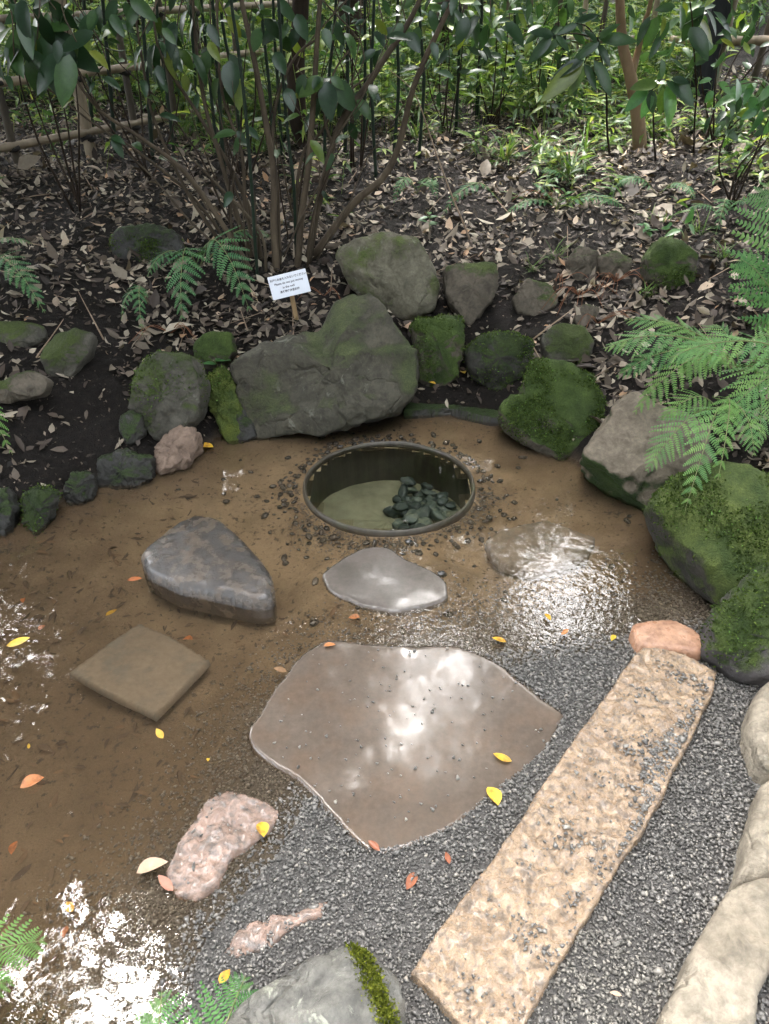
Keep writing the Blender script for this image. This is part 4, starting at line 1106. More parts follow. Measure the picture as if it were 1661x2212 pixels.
for u, v, mt, l, r_, lb in [
    (340, 1005, M_YELLOW, 18, .5, 'small yellow leaf on the pale shore stone'), (360, 945, M_YELLOW, 14, .2, 'small yellow leaf behind the pale shore stone'),
    (442, 964, M_YELLOW, 34, 1.3, 'long yellow leaf at the tip of the pale shore stone'), (1000, 803, M_YELLOW, 22, .2, 'yellow leaf on the soil under the green-faced rock'),
    (933, 828, M_YELLOW, 16, .9, 'small yellow leaf beside the peaked boulder'), (1168, 862, M_BUFF, 34, 1.2, 'tan leaf on the ledge between the two mossy rocks'),
    (1195, 868, M_BUFF, 26, .3, 'buff leaf on the ledge right of the tan one'), (1225, 788, M_ORANGE, 32, .2, 'rust leaf on top of the upper mossy rock'),
    (1148, 738, M_BUFF, 26, .5, 'tan leaf on the corner of the dark moss-streaked rock'), (880, 705, M_BUFF, 48, .6, 'long tan leaf leaning on the peaked boulder')]:
    dgp = None
    fallen(u, v, mt, l, r_, lb, None, .01 if 'rock' not in lb and 'boulder' not in lb and 'ledge' not in lb else .02)

# ------------------------------------------------------------------ leaf litter
LAND = [((620, 610), 'the white notice board'), ((840, 590), 'the rounded olive boulder'), ((1015, 625), 'the squarish brown rock'), ((1150, 640), 'the low brown rock'), ((1290, 565), 'the pair of small brown rocks'), ((1445, 565), 'the mossy half-buried rock'), ((1220, 740), 'the small smooth olive rock'), ((370, 840), 'the grey block with green sides'), ((145, 755), 'the oval grey-green rock'), ((30, 720), 'the flat rock at the left edge'), ((40, 830), 'the square-ended flat rock'), ((320, 520), 'the dark mound on the left slope'), ((430, 600), 'the dark fern left of the notice'), ((160, 350), 'the foot of the bamboo fence'), ((670, 390), 'the crooked dark trunk'), ((1385, 325), 'the foot of the tan tree'), ((1220, 440), 'the low spreading fern'), ((1225, 385), 'the dense grass tuft'), ((1020, 460), 'the small fern frond pointing left'), ((545, 580), 'the base of the sprawling shrub'), ((690, 580), 'the olive shrub stems'), ((1560, 700), 'the big fern on the right'), ((1590, 400), 'the right edge of the slope'), ((80, 480), 'the left edge of the slope'), ((900, 380), 'the leaning bare branch'), ((1030, 770), 'the dark moss-streaked rock'), ((150, 950), 'the left shore')]
def landmark(u, v): return min(LAND, key=lambda q: (q[0][0] - u) ** 2 + (1.4 * (q[0][1] - v)) ** 2)[1]
def scatter_ground(N, x0, x1, y0, y1, fn, lift=.006):
    x = RNG.uniform(x0, x1, N); y = RNG.uniform(y0, y1, N)
    d = sdf_poly(x, y, BASIN)
    k = (RNG.random(N) < fn(x, y, d))
    x, y = x[k], y[k]
    z = H(x, y)
    e = .02
    gxn = (H(x + e, y) - H(x - e, y)) / (2 * e); gyn = (H(x, y + e) - H(x, y - e)) / (2 * e)
    nrm = np.stack([-gxn, -gyn, np.ones(len(x))], -1); nrm /= np.linalg.norm(nrm, axis=1, keepdims=True)
    return np.stack([x, y, z + lift], -1), nrm, d[k]
def clump(x, y, s=1.7, o=0):
    return np.array([mnoise.fractal(Vector((a_ * s, b_ * s, o)), 1, 2, 3) for a_, b_ in zip(x, y)])
def litter_density(x, y, d):
    c = clump(x, y)
    base = np.clip(.70 + .8 * c, .12, 1) * np.clip((d - .03) / .35, .12, 1)
    base *= np.where((x < -.6) & (d < .55), .35, 1)
    return base * np.clip(1.3 - y / 14, .3, 1) * (d > .02)
def lay_leaves(pos, nrm, size, tilt=.35):
    m = len(pos)
    nn = nrm + RNG.normal(0, tilt, (m, 3)); nn /= np.linalg.norm(nn, axis=1, keepdims=True)
    f = RNG.normal(size=(m, 3)); f -= nn * np.sum(f * nn, 1, keepdims=True)
    R = basis(f, nn)
    s = size(m)
    return R, np.stack([s * RNG.uniform(.7, 1.25, m), s, s * RNG.uniform(.3, 1.6, m) * RNG.choice([-1, 1], m)], -1)
pos, nrm, d_ = scatter_ground(78000, -4.2, 4.2, 1.3, 9.5, litter_density, .007)
parts_v, parts_f, off = [], [], 0
idx = RNG.integers(0, 3, len(pos))
tpls = [leaf_tpl(.42, 2, .5, .22, .8, .45), leaf_tpl(.32, 2, .7, .10, .8, .5), leaf_tpl(.55, 2, .25, .35, .7, .4)]
for k in range(3):
    mk = idx == k
    pz = pos[mk].copy(); pz[:, 2] += RNG.uniform(0, .014, mk.sum())
    R, s = lay_leaves(pz, nrm[mk], lambda m_: RNG.lognormal(math.log(.044), .42, m_))
    V, F = batch(tpls[k], tpls[k] * 0 if False else np.array(leaf_tpl(.4, 2)[1]), pz, R, s) if False else batch(tpls[k][0], tpls[k][1], pz, R, s)
    parts_v.append(V); parts_f.append(F + off); off += len(V)
dpos, dn, _d = scatter_ground(60000, -3.4, 3.4, 1.6, 7.2, lambda x, y, d: np.clip(.8 - y / 11, .2, 1) * (d > .015), .003)
R, s_ = lay_leaves(dpos, dn, lambda m_: RNG.lognormal(math.log(.017), .45, m_), .5)
dv_ = np.array([(0, 0, 0), (-.22, .45, .06), (.25, .55, .05), (.03, 1, 0)]); df_ = np.array([(0, 2, 1), (1, 2, 3)])
V, F = batch(dv_, df_, dpos, R, s_)
tag(mobj('rotted_litter', np_mesh('rotted_litter', V, F, leaf_mat('rotted_leaf_bits', [(0, (.010, .008, .006)), (.5, (.038, .028, .020)), (.85, (.10, .076, .055)), (1, (.24, .19, .145))], .8, 0))), 'small dark rotted leaf bits matted on the soil of the bank', None, None, 'stuff')
print('litter', len(pos), len(dpos))
tag(mobj('leaf_litter', np_mesh('leaf_litter', np.vstack(parts_v), np.vstack(parts_f), M_LITTER)), 'brown and buff dead leaves covering the bank', None, None, 'stuff')

x_ = RNG.uniform(-2.2, .3, 2600); y_ = RNG.uniform(.5, 2.9, 2600)
ok_ = (gdist(x_, y_) < -.12) & (sdf_poly(x_, y_, BASIN) < -.08) & (np.hypot(x_ - WELL[0], y_ - WELL[1]) > .75) & (RNG.random(2600) < np.clip(.55 - .5 * (x_ + 1), .15, .8))
p_ = np.stack([x_, y_, H(x_, y_) + .004], -1)[ok_]
R_, s_ = lay_leaves(p_, np.tile([0, 0, 1.0], (len(p_), 1)), lambda m_: RNG.lognormal(math.log(.036), .35, m_), .12)
V, F = batch(tpls[1][0], tpls[1][1], p_, R_, s_)
tag(mobj('sunken_litter', np_mesh('sunken_litter', V, F, leaf_mat('sodden_leaf', [(0, (.035, .024, .016)), (.7, (.085, .058, .036)), (1, (.16, .10, .055))], .8, 0))), 'dark sodden leaves sunk on the pond bed', None, None, 'stuff')
# the larger dead leaves, one by one
dry_lib = []
for W_, cu_, fo_ in [(.38, .2, .5), (.5, .12, .3), (.3, .3, .8)]:
    V, F = leaf_tpl(W_, 4, fo_, cu_, .8, .45); V[:, 1] -= .5
    dry_lib.append(np_mesh('fallen_leaf', V, F, M_DRYLEAF))
pos, nrm, d_ = scatter_ground(2600, -2.3, 2.4, 2.0, 6.2, lambda x, y, d: litter_density(x, y, d) * np.clip((d - .05) / .2, 0, 1), .016)
cnt = 0
for p, nn in zip(pos, nrm):
    dd_ = depth(p)
    u_ = p[0] / dd_ * FPX + CU; vv = CV - ((p[1] * SP - (CAMZ - p[2]) * CP) / dd_) * FPX
    if not (0 < u_ < 1661 and 300 < vv < 1120) or cnt >= 230: continue
    o = mobj('fallen_leaf', rl.choice(dry_lib), loc=tuple(p))
    L = rl.uniform(.045, .080)
    nv = (Vector(nn) + Vector((rl.gauss(0, .25), rl.gauss(0, .25), 0))).normalized()
    q = nv.to_track_quat('Z', 'Y') @ Matrix.Rotation(rl.uniform(0, 6.28), 3, 'Z').to_quaternion()
    o.rotation_euler = q.to_euler(); o.scale = (L, L, L * rl.choice([-1, 1]))
    side = 'left of the shrub stems' if u_ < 560 else ('behind the boulders in the middle' if u_ < 1000 else 'on the right slope')
    tag(o, 'dry brown leaf lying on the bank near ' + landmark(u_, vv), 'leaf', 'dry leaves near ' + landmark(u_, vv))
    cnt += 1

# twigs and dead fern stalks
def stick(name, pts, r0, r1, mat, label, cat, group):
    B = np.array(pts[0])
    V, F = tube(np.array(pts) - B, r0, r1, 5, 12, .03)
    return tag(mobj(name, np_mesh(name, V, F, mat), loc=tuple(B)), label, cat, group)
for i in range(46):
    u, v = rl.uniform(20, 1640), rl.uniform(330, 800)
    a_ = PG(u, v, .012)
    if float(sdf_poly(np.array([a_[0]]), np.array([a_[1]]), BASIN)[0]) < .12: continue
    an = rl.uniform(0, 6.28); L = rl.uniform(.12, .38)
    b_ = a_ + np.array([cos(an) * L, sin(an) * L, 0]); b_[2] = Hs(b_[0], b_[1]) + rl.uniform(.01, .05)
    m_ = (a_ + b_) / 2; m_[2] = max(m_[2], Hs(m_[0], m_[1]) + .012)
    stick('twig', [a_, m_, b_], rl.uniform(.0025, .005), .0015, M_TWIG, 'thin dead twig lying in the litter near ' + landmark(u, v), 'twig', 'dead twigs near ' + landmark(u, v))
for u, v, n_ in [(1250, 640, 9), (1330, 610, 9), (1210, 610, 5), (760, 690, 5), (1290, 700, 5), (700, 640, 4), (770 - 400, 720, 6), (1180, 430, 5)]:
    a_ = PG(u, v, 0)
    root = empty('dead_fern', tuple(a_), None, 'dead fern', 'withered reddish fern stalks')
    root['label'] = {1250: 'withered red-brown fern stalks over the smallest brown rock', 1330: 'withered red-brown fern stalks left of the mossy half-buried rock', 1210: 'withered fern stalks between the pairs of brown rocks',
                     760: 'withered stalks behind the peaked boulder', 1290: 'withered stalks just left of the big fern', 700: 'withered stalks right of the sign stake', 370: 'withered red-brown stalks above the grey block', 1180: 'withered stalks under the low spreading fern'}[u]
    for k in range(n_):
        an = rl.uniform(-2.8, -.3); L = rl.uniform(.12, .30)
        e_ = np.array([cos(an) * L, sin(an) * L * .8, 0]); e_[2] = Hs(a_[0] + e_[0], a_[1] + e_[1]) - a_[2] + .01
        V, F = tube([(0, 0, 0), (e_[0] * .5, e_[1] * .5, max(0, e_[2] * .5) + .06), tuple(e_)], .0022, .001, 4, 10)
        mobj('stalk', np_mesh('stalk', V, F, M_BRACKEN), root)

# ------------------------------------------------------------------ trees, shrubs, canes
LV = {}
def leaf_mesh(mat, W=.34, curl=.25, fold=.25, secs=5, wd=.42):
    k = (mat.name, W, curl, fold)
    if k not in LV:
        V, F = leaf_tpl(W, secs, fold, curl, .75, wd, .004)
        LV[k] = np_mesh('leaf', V, F, mat)
    return LV[k]
rt = random.Random(77)
def add_leaf(parent, p, d, L, mat=None, W=.34, up=(0, -.2, 1), curl=.25):
    o = bpy.data.objects.new('leaf', leaf_mesh(mat or M_BROADLEAF, round(W, 1) + .04, curl))
    d = np.array(d, float); d /= np.linalg.norm(d)
    R = basis(d[None], np.array(up, float)[None])[0]
    Mx = Matrix([[R[i][j] * L for j in range(3)] + [p[i] - parent.location[i]] for i in range(3)] + [[0, 0, 0, 1]])
    link(o, parent); o.matrix_local = Mx
    return o
def leaf_cluster(parent, u, v, y, n, Lpx, mat=None, spread=(0, 360), W=.34, droop=.35, flat=None):
    """Leaves set along the last stretch of a twig, each with its own turn and size."""
    c = PY(u, v, y)
    L = Lpx / FPX * depth(c) * .82
    a0, a1 = spread
    tw = np.array([rt.uniform(-.6, .6), .5, rt.uniform(.1, .7)])
    for i in range(n):
        t = radians(rt.uniform(a0, a1))
        d = np.array([cos(t), -rt.uniform(-.5, .8), sin(t) * .8 - droop * rt.uniform(.2, 1.6)])
        sp_ = np.array([rt.uniform(-.75, .75), rt.uniform(-.3, .5), rt.uniform(-.25, .35)])
        add_leaf(parent, c + sp_ * L, d + sp_ * .8, L * rt.choice([.55, .75, .9, 1.0, 1.2]), mat, W * rt.uniform(.8, 1.15), (rt.uniform(-.5, .5), rt.uniform(-1.2, -.2), rt.uniform(.4, 1)), rt.choice([.12, .3, .5]))
    return c
def leaf_between(parent, a, b, y, mat=None, W=.34):
    """One leaf from its stalk to its tip, hanging a little towards the viewer."""
    p, q = PY(a[0], a[1], y), PY(b[0], b[1], y - rt.uniform(.0, .08))
    L = float(np.linalg.norm(q - p)) * 1.06
    add_leaf(parent, p, q - p, L, mat, W, (rt.uniform(-.35, .35), -.9, rt.uniform(.3, .8)), rt.choice([.08, .16, .26]))
def stem_obj(parent, pts, r0, r1, mat, name='stem', sides=7, wob=.012, nodes=0, n=None):
    B = np.array(parent.location)
    V, F = tube(np.array(pts) - B, r0, r1, sides, n, wob, nodes)
    return mobj(name, np_mesh(name, V, F, mat), parent)
def rpx(px, p): return px / 2 / FPX * depth(p)

# tall trees: trunk in the picture, crown overhead
GAPS = [((0, 0, CAMZ), (200, 2125), .125), ((0, 0, CAMZ), (1215, 1295), .085), ((0, 0, CAMZ), (960, 1550), .12), ((0, 0, CAMZ), (600, 1390), .018), ((0, 0, CAMZ), (835, 1262), .03), ((0, 0, CAMZ), (880, 1390), .02)]
def gap_dirs():
    out = []
    for _, (u, v), w in GAPS:
        p = P(u, v); d = ray(u, v); d = d / np.linalg.norm(d); d[2] = -d[2]
        out.append((p, d, w))
    out.append((np.array([.3, 8.4, -8.0]), np.array([0, 0, 1.0]), .12))      # clearing cut into the crowns so light reaches the undergrowth
    return out
GD = gap_dirs()
can_v = np.array([(0, 0, 0), (-.26, .48, .05), (.26, .48, .05), (0, 1, -.12)]); can_f = np.array([(0, 2, 1), (1, 2, 3)])
def open_sky(pos, rg):                     # the path behind and above the viewer is open
    return np.hypot((pos[:, 0] - .5) / 1.7, (pos[:, 1] + .3) / 2.2) > .85 + .3 * rg.random(len(pos))
def crown(center, radii, nclump, per, leaf=.13, seed=1):
    rg = np.random.default_rng(seed)
    pos = []; stay = []
    for _ in range(nclump):
        q = rg.normal(size=3); q /= np.linalg.norm(q); q *= rg.uniform(.25, 1) ** .5
        c = np.array(center) + q * np.array(radii)
        k = rg.normal(size=(per, 3)) * np.array([.42, .42, .2]) * rg.uniform(.7, 1.2)
        pos.append(c + k); stay.append(np.full(per, rg.random()))
    pos = np.vstack(pos); stay = np.concatenate(stay)
    ok = open_sky(pos, rg)
    for gi, (p, d, w) in enumerate(GD):                     # openings in the canopy where the sky looks through
        r = pos - p; t = r @ d
        off = np.linalg.norm(r - t[:, None] * d, axis=1)
        ok &= (stay < (.25, .15, .40, .15, .40, .15, 0)[gi]) | ~((t > 0) & (off < w * t * (0.8 + .5 * rg.random(len(pos)))))
    pos = pos[ok]; m = len(pos)
    f = rg.normal(size=(m, 3)); f[:, 2] -= .3
    up = rg.normal(size=(m, 3)) * .6 + np.array([0, 0, 1])
    R = basis(f, up)
    s = leaf * rg.uniform(.7, 1.3, m)
    return batch(can_v, can_f, pos, R, np.stack([s, s, s], -1))
def tree(label, trunk_px, ys, widths, mat, crown_c, crown_r, ncl, per, seed, top_z, limbs=5, name='tree', extra=None):
    pts = [PY(u, v, y) for (u, v), y in zip(trunk_px, ys)]
    base = PG(*trunk_px[0]); 
    if abs(base[1] - ys[0]) < 1.2: pts[0] = base
    pts[0] = pts[0] - np.array([0, 0, .06])
    root = empty(name, tuple(pts[0] + np.array([0, 0, .06])), label, 'tree', 'trees')
    last = pts[-1]
    up = [last + (np.array([crown_c[0], crown_c[1], top_z]) - last) * t + np.array([.15 * sin(5 * t), .1, 0]) for t in (.35, .7, 1)]
    stem_obj(root, pts + up, rpx(widths[0], pts[0]), .04, mat, 'trunk', 12, .004, n=40)
    rg = random.Random(seed)
    for i in range(limbs):
        t = rg.uniform(.45, .95)
        s = np.array(last) + (np.array(up[-1]) - last) * t
        an = rg.uniform(0, 6.28)
        e = np.array(crown_c) + np.array([cos(an) * crown_r[0] * .75, sin(an) * crown_r[1] * .75, rg.uniform(-.2, .6) * crown_r[2]])
        stem_obj(root, [s, (s + e) / 2 + np.array([0, 0, .25]), e], .045, .012, mat, 'limb', 6, .02)
    V, F = crown(crown_c, crown_r, ncl, per, .14, seed)
    mobj('crown', np_mesh('crown', V - np.array(root.location), F, M_CANOPY), root)
    if extra: extra(root)
    return root
tree('dark crooked tree trunk standing in the middle behind the shrub stems', [(678, 395), (668, 330), (642, 240), (640, 120), (648, 0)], [6.2, 6.2, 6.2, 6.2, 6.2], [52], M_BARKDARK, (-.6, 5.4, 5.6), (3.2, 2.3, 1.5), 560, 80, 1, 5.4)
tree('straight dark trunk at the top right of centre', [(962, 130), (961, 60), (960, 0)], [9.6, 9.6, 9.6], [34], M_BARKDARK, (.8, 12.2, 7.5), (3.4, 2.2, 2.2), 300, 80, 2, 7.0)
tree('dark trunk rising at the top beside the right fence', [(1065, 60), (1066, 20), (1067, -30)], [11.5, 11.5, 11.5], [20], M_BARKDARK, (5.2, 8.2, 6.0), (2.8, 2.6, 1.9), 280, 80, 3, 6.0)
tree('slim dark trunk at the top left behind the bamboo fence', [(300, 120), (292, 50), (285, 0)], [9.5, 9.5, 9.5], [26], M_BARKDARK, (-5.4, 7.4, 6.0), (2.8, 2.8, 2.0), 280, 80, 4, 5.6)

# trees added round the view so their crowns shade the pond
def added_tree(label, base, crown_c, crown_r, ncl, per, seed, leaf=.15):
    b = np.array([base[0], base[1], Hs(*base)])
    root = empty('tree', tuple(b), label, 'tree', 'trees')
    c = np.array(crown_c, float)
    stem_obj(root, [b - np.array([0, 0, .1]), b + np.array([.05, .1, 1.6]), b * .6 + c * .4, c], .16, .04, M_BARKDARK, 'trunk', 12, .01, n=40)
    rg = random.Random(seed)
    for i in range(5):
        an = rg.uniform(0, 6.28)
        e = c + np.array([cos(an) * crown_r[0] * .75, sin(an) * crown_r[1] * .75, rg.uniform(-.2, .6) * crown_r[2]])
        s0 = b + (c - b) * rg.uniform(.6, .95)
        stem_obj(root, [s0, (s0 + e) / 2 + np.array([0, 0, .25]), e], .045, .012, M_BARKDARK, 'limb', 6, .02)
    V, F = crown(crown_c, crown_r, ncl, per, leaf, seed)
    mobj('crown', np_mesh('crown', V - np.array(root.location), F, M_CANOPY), root)
added_tree('unseen spreading tree beside the pond beyond the left edge', (-4.6, 2.2), (-3.9, 2.6, 5.2), (2.4, 2.8, 1.5), 300, 80, 21)
added_tree('unseen spreading tree on the slope beyond the right edge', (4.8, 3.4), (4.2, 3.4, 5.2), (2.3, 2.6, 1.5), 280, 80, 22)
added_tree('added wood tree behind the bamboo fence', (-3.6, 10.6), (-3.3, 10.4, 6.8), (2.9, 2.2, 2.2), 260, 60, 31, .2)  # added: its crown blocks sky glare left of the teardrop stone
added_tree('added wood tree in the undergrowth behind the crooked trunk', (-.4, 9.4), (-.9, 9.2, 7.2), (2.2, 1.8, 1.6), 160, 60, 32, .2)  # put in as well to keep low sky glare off the water
for k_, (bx_, by_, cz_, lb_) in enumerate([(-8.5, 15.0, 5.6, 'added far tree, leftmost of the back row'), (-4.6, 16.5, 6.0, 'added far tree, second from the left in the back row'), (-1.0, 17.0, 6.4, 'added far tree in the middle of the back row'), (2.6, 17.5, 6.4, 'added far tree right of the middle of the back row'), (6.4, 15.5, 6.0, 'added far tree, second from the right in the back row'), (10.0, 13.5, 5.6, 'added far tree, rightmost of the back row')]):  # added back row: crowns close the low sky holes mirrored in the pond
    added_tree(lb_, (bx_, by_), (bx_, by_, cz_ + 1.2), (2.7, 2.0, 3.6), 150, 60, 40 + k_, .24)
for k_, (bx_, by_, cz_, lb_) in enumerate([(-5.5, -2.2, 5.2, 'unseen added tree left of the viewer'), (-4.6, -6.2, 5.6, 'unseen added tree behind the viewer, left of the path'), (-.6, -8.0, 5.8, 'unseen added tree straight behind the viewer'), (3.6, -6.8, 5.6, 'unseen added tree behind the viewer, right of the path'), (5.6, -1.6, 5.2, 'unseen added tree right of the viewer'), (-8.6, 5.0, 5.4, 'unseen added tree far out on the left'), (8.8, 5.5, 5.4, 'unseen added tree far out on the right')]):  # unseen ring of trees added to hold back sky light around the viewer
    added_tree(lb_, (bx_, by_), (bx_ * .93, by_ * .93, cz_), (2.7, 2.6, 3.3), 170, 60, 60 + k_, .24)

# small tan tree on the right
tb = PG(1385, 325)
yt = tb[1]
st_ = empty('tree', tuple(tb), 'young tan-barked tree forking on the right slope', 'tree', 'trees')
stem_obj(st_, [tb - np.array([0, 0, .05]), PY(1378, 250, yt), PY(1362, 165, yt), PY(1346, 100, yt), PY(1340, 0, yt), PY(1338, -200, yt), PY(1300, -500, yt - .2)], rpx(31, tb), .018, M_BARKTAN, 'trunk', 12, .004, n=40)
stem_obj(st_, [PY(1366, 160, yt), PY(1378, 110, yt), PY(1393, 50, yt - .1), PY(1408, -10, yt - .2), PY(1430, -250, yt - .4)], rpx(15, tb), .01, M_BARKTAN, 'limb', 9, .006, n=24)
V, F = crown((2.2, 5.2, 4.6), (1.3, 1.2, .9), 40, 60, .13, 9)
mobj('crown', np_mesh('crown', V - np.array(st_.location), F, M_CANOPY), st_)

# hanging large-leaved branches (right)
sp = empty('sapling', tuple(PG(1318, 330)), 'large-leaved glossy sapling in front of the tan tree', 'sapling', 'saplings')
bs = np.array(sp.location)
c1 = PY(1290, 85, 4.9)
stem_obj(sp, [bs - np.array([0, 0, .03]), PY(1310, 250, 5.2), PY(1300, 150, 5.0), c1], .008, .004, M_BARKDARK, n=18)
for u, v in [(1262, 136), (1292, 88), (1245, 50), (1195, 78)]:
    c_ = PY(u, v, 4.85)
    stem_obj(sp, [c1, (c1 + c_) / 2 + np.array([0, 0, .02]), c_], .005, .002, M_BARKDARK, n=8)
for a_, b_ in [((1260, 135), (1172, 214)), ((1265, 140), (1228, 206)), ((1282, 130), (1326, 204)), ((1290, 95), (1320, 142)), ((1295, 85), (1374, 84)), ((1295, 90), (1240, 128)), ((1248, 52), (1205, 72)), ((1192, 78), (1146, 130)), ((1232, 142), (1252, 208)), ((1210, 82), (1170, 120)), ((1262, 130), (1195, 160)), ((1292, 84), (1330, 50)), ((1245, 48), (1290, 30)), ((1200, 75), (1230, 110)), ((1195, 76), (1150, 66)), ((1290, 92), (1268, 62)), ((1180, 60), (1135, 92)), ((1262, 138), (1290, 190))]:
    leaf_between(sp, a_, b_, 4.85)
sp2 = empty('sapling', tuple(PG(1418, 345)), 'low sapling with a whorl of big glossy leaves before the tan tree', 'sapling', 'saplings')
c2 = PY(1405, 190, 4.9)
stem_obj(sp2, [np.array(sp2.location) - np.array([0, 0, .03]), PY(1412, 270, 5.1), c2], .007, .004, M_BARKDARK, n=12)
for u, v in [(1445, 176)]:
    stem_obj(sp2, [c2, PY(1425, 172, 4.88), PY(u, v, 4.86)], .004, .002, M_BARKDARK, n=8)
for k_, (a_, b_) in enumerate([((1400, 190), (1352, 238)), ((1408, 195), (1388, 254)), ((1440, 185), (1456, 264)), ((1455, 172), (1500, 226)), ((1420, 180), (1368, 186)), ((1432, 188), (1428, 246)), ((1450, 170), (1490, 178)), ((1405, 192), (1410, 244)), ((1440, 176), (1476, 205))]):
    leaf_between(sp2, a_, b_, 4.86, M_BRIGHTLEAF if k_ in (0, 1, 2) else None, .38)
sp3 = empty('sapling', tuple(PG(1500, 330)), 'dark leafy sapling near the charred post at the right', 'sapling', 'saplings')
stem_obj(sp3, [np.array(sp3.location) - np.array([0, 0, .03]), PY(1502, 200, 5.6), PY(1495, 60, 5.5), PY(1480, -40, 5.4)], .007, .004, M_BARKDARK, n=14)
for u, v in [(1490, 40), (1465, 60), (1530, 30), (1440, 20), (1505, 90)]: leaf_cluster(sp3, u, v, 5.5, 4, 80, None, (190, 350), .34, .3)
sp4 = empty('sapling', tuple(PG(1670, 330)), 'pale green sprig of pointed leaves at the right edge', 'sapling', 'saplings')
stem_obj(sp4, [np.array(sp4.location) - np.array([0, 0, .03]), PY(1670, 260, 4.4), PY(1640, 190, 4.2), PY(1560, 188, 4.1)], .006, .002, M_BARK, n=14)
for u, v, n_, L_ in [(1560, 188, 4, 62), (1612, 200, 4, 62), (1650, 190, 4, 60), (1655, 235, 5, 60)]: leaf_cluster(sp4, u, v, 4.15, n_, L_, M_BRIGHTLEAF, (165, 330), .42, .1)
sp5 = empty('sapling', tuple(PG(1475, 560)), 'glossy bright sprig standing over the mossy half-buried rock', 'sapling', 'saplings')
stem_obj(sp5, [np.array(sp5.location) - np.array([0, 0, .02]), PY(1474, 530, float(sp5.location[1]) - .02), PY(1470, 492, float(sp5.location[1]) - .05)], .003, .0015, M_BARK, n=8)
leaf_cluster(sp5, 1470, 492, float(sp5.location[1]) - .05, 7, 46, M_BRIGHTLEAF, (0, 360), .42, .05)
for (u, v), lb in [((925, 512), 'upright green seedling behind the rounded olive boulder'), ((470, 800), 'tiny green ivy seedling above the yellow-green mossy rock'), ((1395, 760 - 250), 'seedling with dull leaves above the pair of brown rocks')]:
    q = PG(u, v)
    s_ = empty('seedling', tuple(q), lb, 'seedling', 'seedlings')
    L = .16 if v == 512 else .06
    stem_obj(s_, [q - np.array([0, 0, .01]), q + np.array([.005, -.01, L * .5]), q + np.array([-.01, -.02, L])], .002, .001, M_RACHIS, n=8)
    for k in range(7):
        t = rt.uniform(0, 6.28); h_ = L * rt.uniform(.4, 1)
        add_leaf(s_, q + np.array([0, -.01, h_]), (cos(t), sin(t), rt.uniform(-.1, .6)), .07, M_BRIGHTLEAF, .36)

# central multi-stemmed shrub
cb = PG(640, 590)
sh = empty('shrub', tuple(cb), 'multi-stemmed shrub with olive stems rising behind the sign', 'shrub', 'shrubs')
STEMS = [
    ([(597, 600), (593, 480), (590, 380), (572, 250), (545, 110), (520, 0), (500, -160)], 0, 17),
    ([(640, 600), (652, 460), (668, 330), (680, 170), (692, 0), (700, -160)], .05, 16),
    ([(662, 580), (690, 430), (735, 270), (800, 172), (868, 70), (905, 0), (960, -120)], .1, 17),
    ([(672, 540), (760, 442), (828, 385), (862, 318), (890, 195), (950, 60), (985, -20), (1020, -160)], .15, 17),
    ([(606, 600), (600, 420), (588, 320), (600, 210), (640, 120), (690, 80)], .05, 9),
    ([(650, 590), (640, 430), (655, 330), (690, 290), (740, 210), (800, 160)], .1, 8),
    ([(690, 420), (720, 330), (700, 250), (720, 160), (760, 100)], .12, 7),
]
for px, dy, w in STEMS:
    y0 = cb[1] + dy
    pts = [PY(u, v, y0 + .04 * i) for i, (u, v) in enumerate(px)]
    g = Hs(pts[0][0], pts[0][1])
    if px[0][1] > 500: pts[0][2] = min(pts[0][2], g - .02)
    stem_obj(sh, pts, rpx(w, pts[0]), rpx(w * .45, pts[0]), M_BARK, n=34, wob=.006)
for u, v, y, n_, L_, spr in [(505, 165, 4.3, 3, 85, (230, 300)), (700, 190, 4.4, 6, 62, (180, 360)), (735, 215, 4.3, 5, 70, (200, 340)), (760, 185, 4.4, 4, 60, (180, 360)), (560, 20, 4.4, 4, 75, (200, 340)), (620, 60, 4.5, 4, 60, (180, 360)), (840, 120, 4.5, 3, 60, (200, 340)), (880, 60, 4.6, 4, 55, (180, 360)),
                             (470, 40, 4.3, 4, 70, (200, 340)), (780, 60, 4.5, 4, 58, (180, 360)), (920, 20, 4.6, 4, 60, (200, 340)), (720, 30, 4.4, 4, 66, (200, 340)), (1000, 30, 4.9, 4, 70, (190, 350)), (1060, 40, 4.9, 4, 66, (190, 350))]:
    c_ = leaf_cluster(sh, u, v, y, n_, L_, None, spr, .46, .35)
    stem_obj(sh, [c_, c_ + np.array([rt.uniform(-.15, .15), .15, rt.uniform(.1, .25)]), c_ + np.array([rt.uniform(-.2, .2), .3, .45])], .003, .004, M_BARK, n=8)
for a_, b_ in [((497, 130), (500, 206)), ((400, 160), (402, 198)), ((594, 112), (611, 152)), ((660, 160), (640, 205)), ((700, 170), (645, 200)), ((705, 175), (712, 252)), ((715, 165), (742, 190)), ((722, 172), (765, 238)), ((800, 200), (822, 214)), ((690, 165), (676, 190)), ((620, 190), (632, 232)), ((560, 60), (548, 110)), ((640, 30), (660, 80)), ((700, 60), (712, 100)), ((870, 50), (842, 90)), ((880, 70), (905, 110))]:
    leaf_between(sh, a_, b_, 4.25, None, .5)
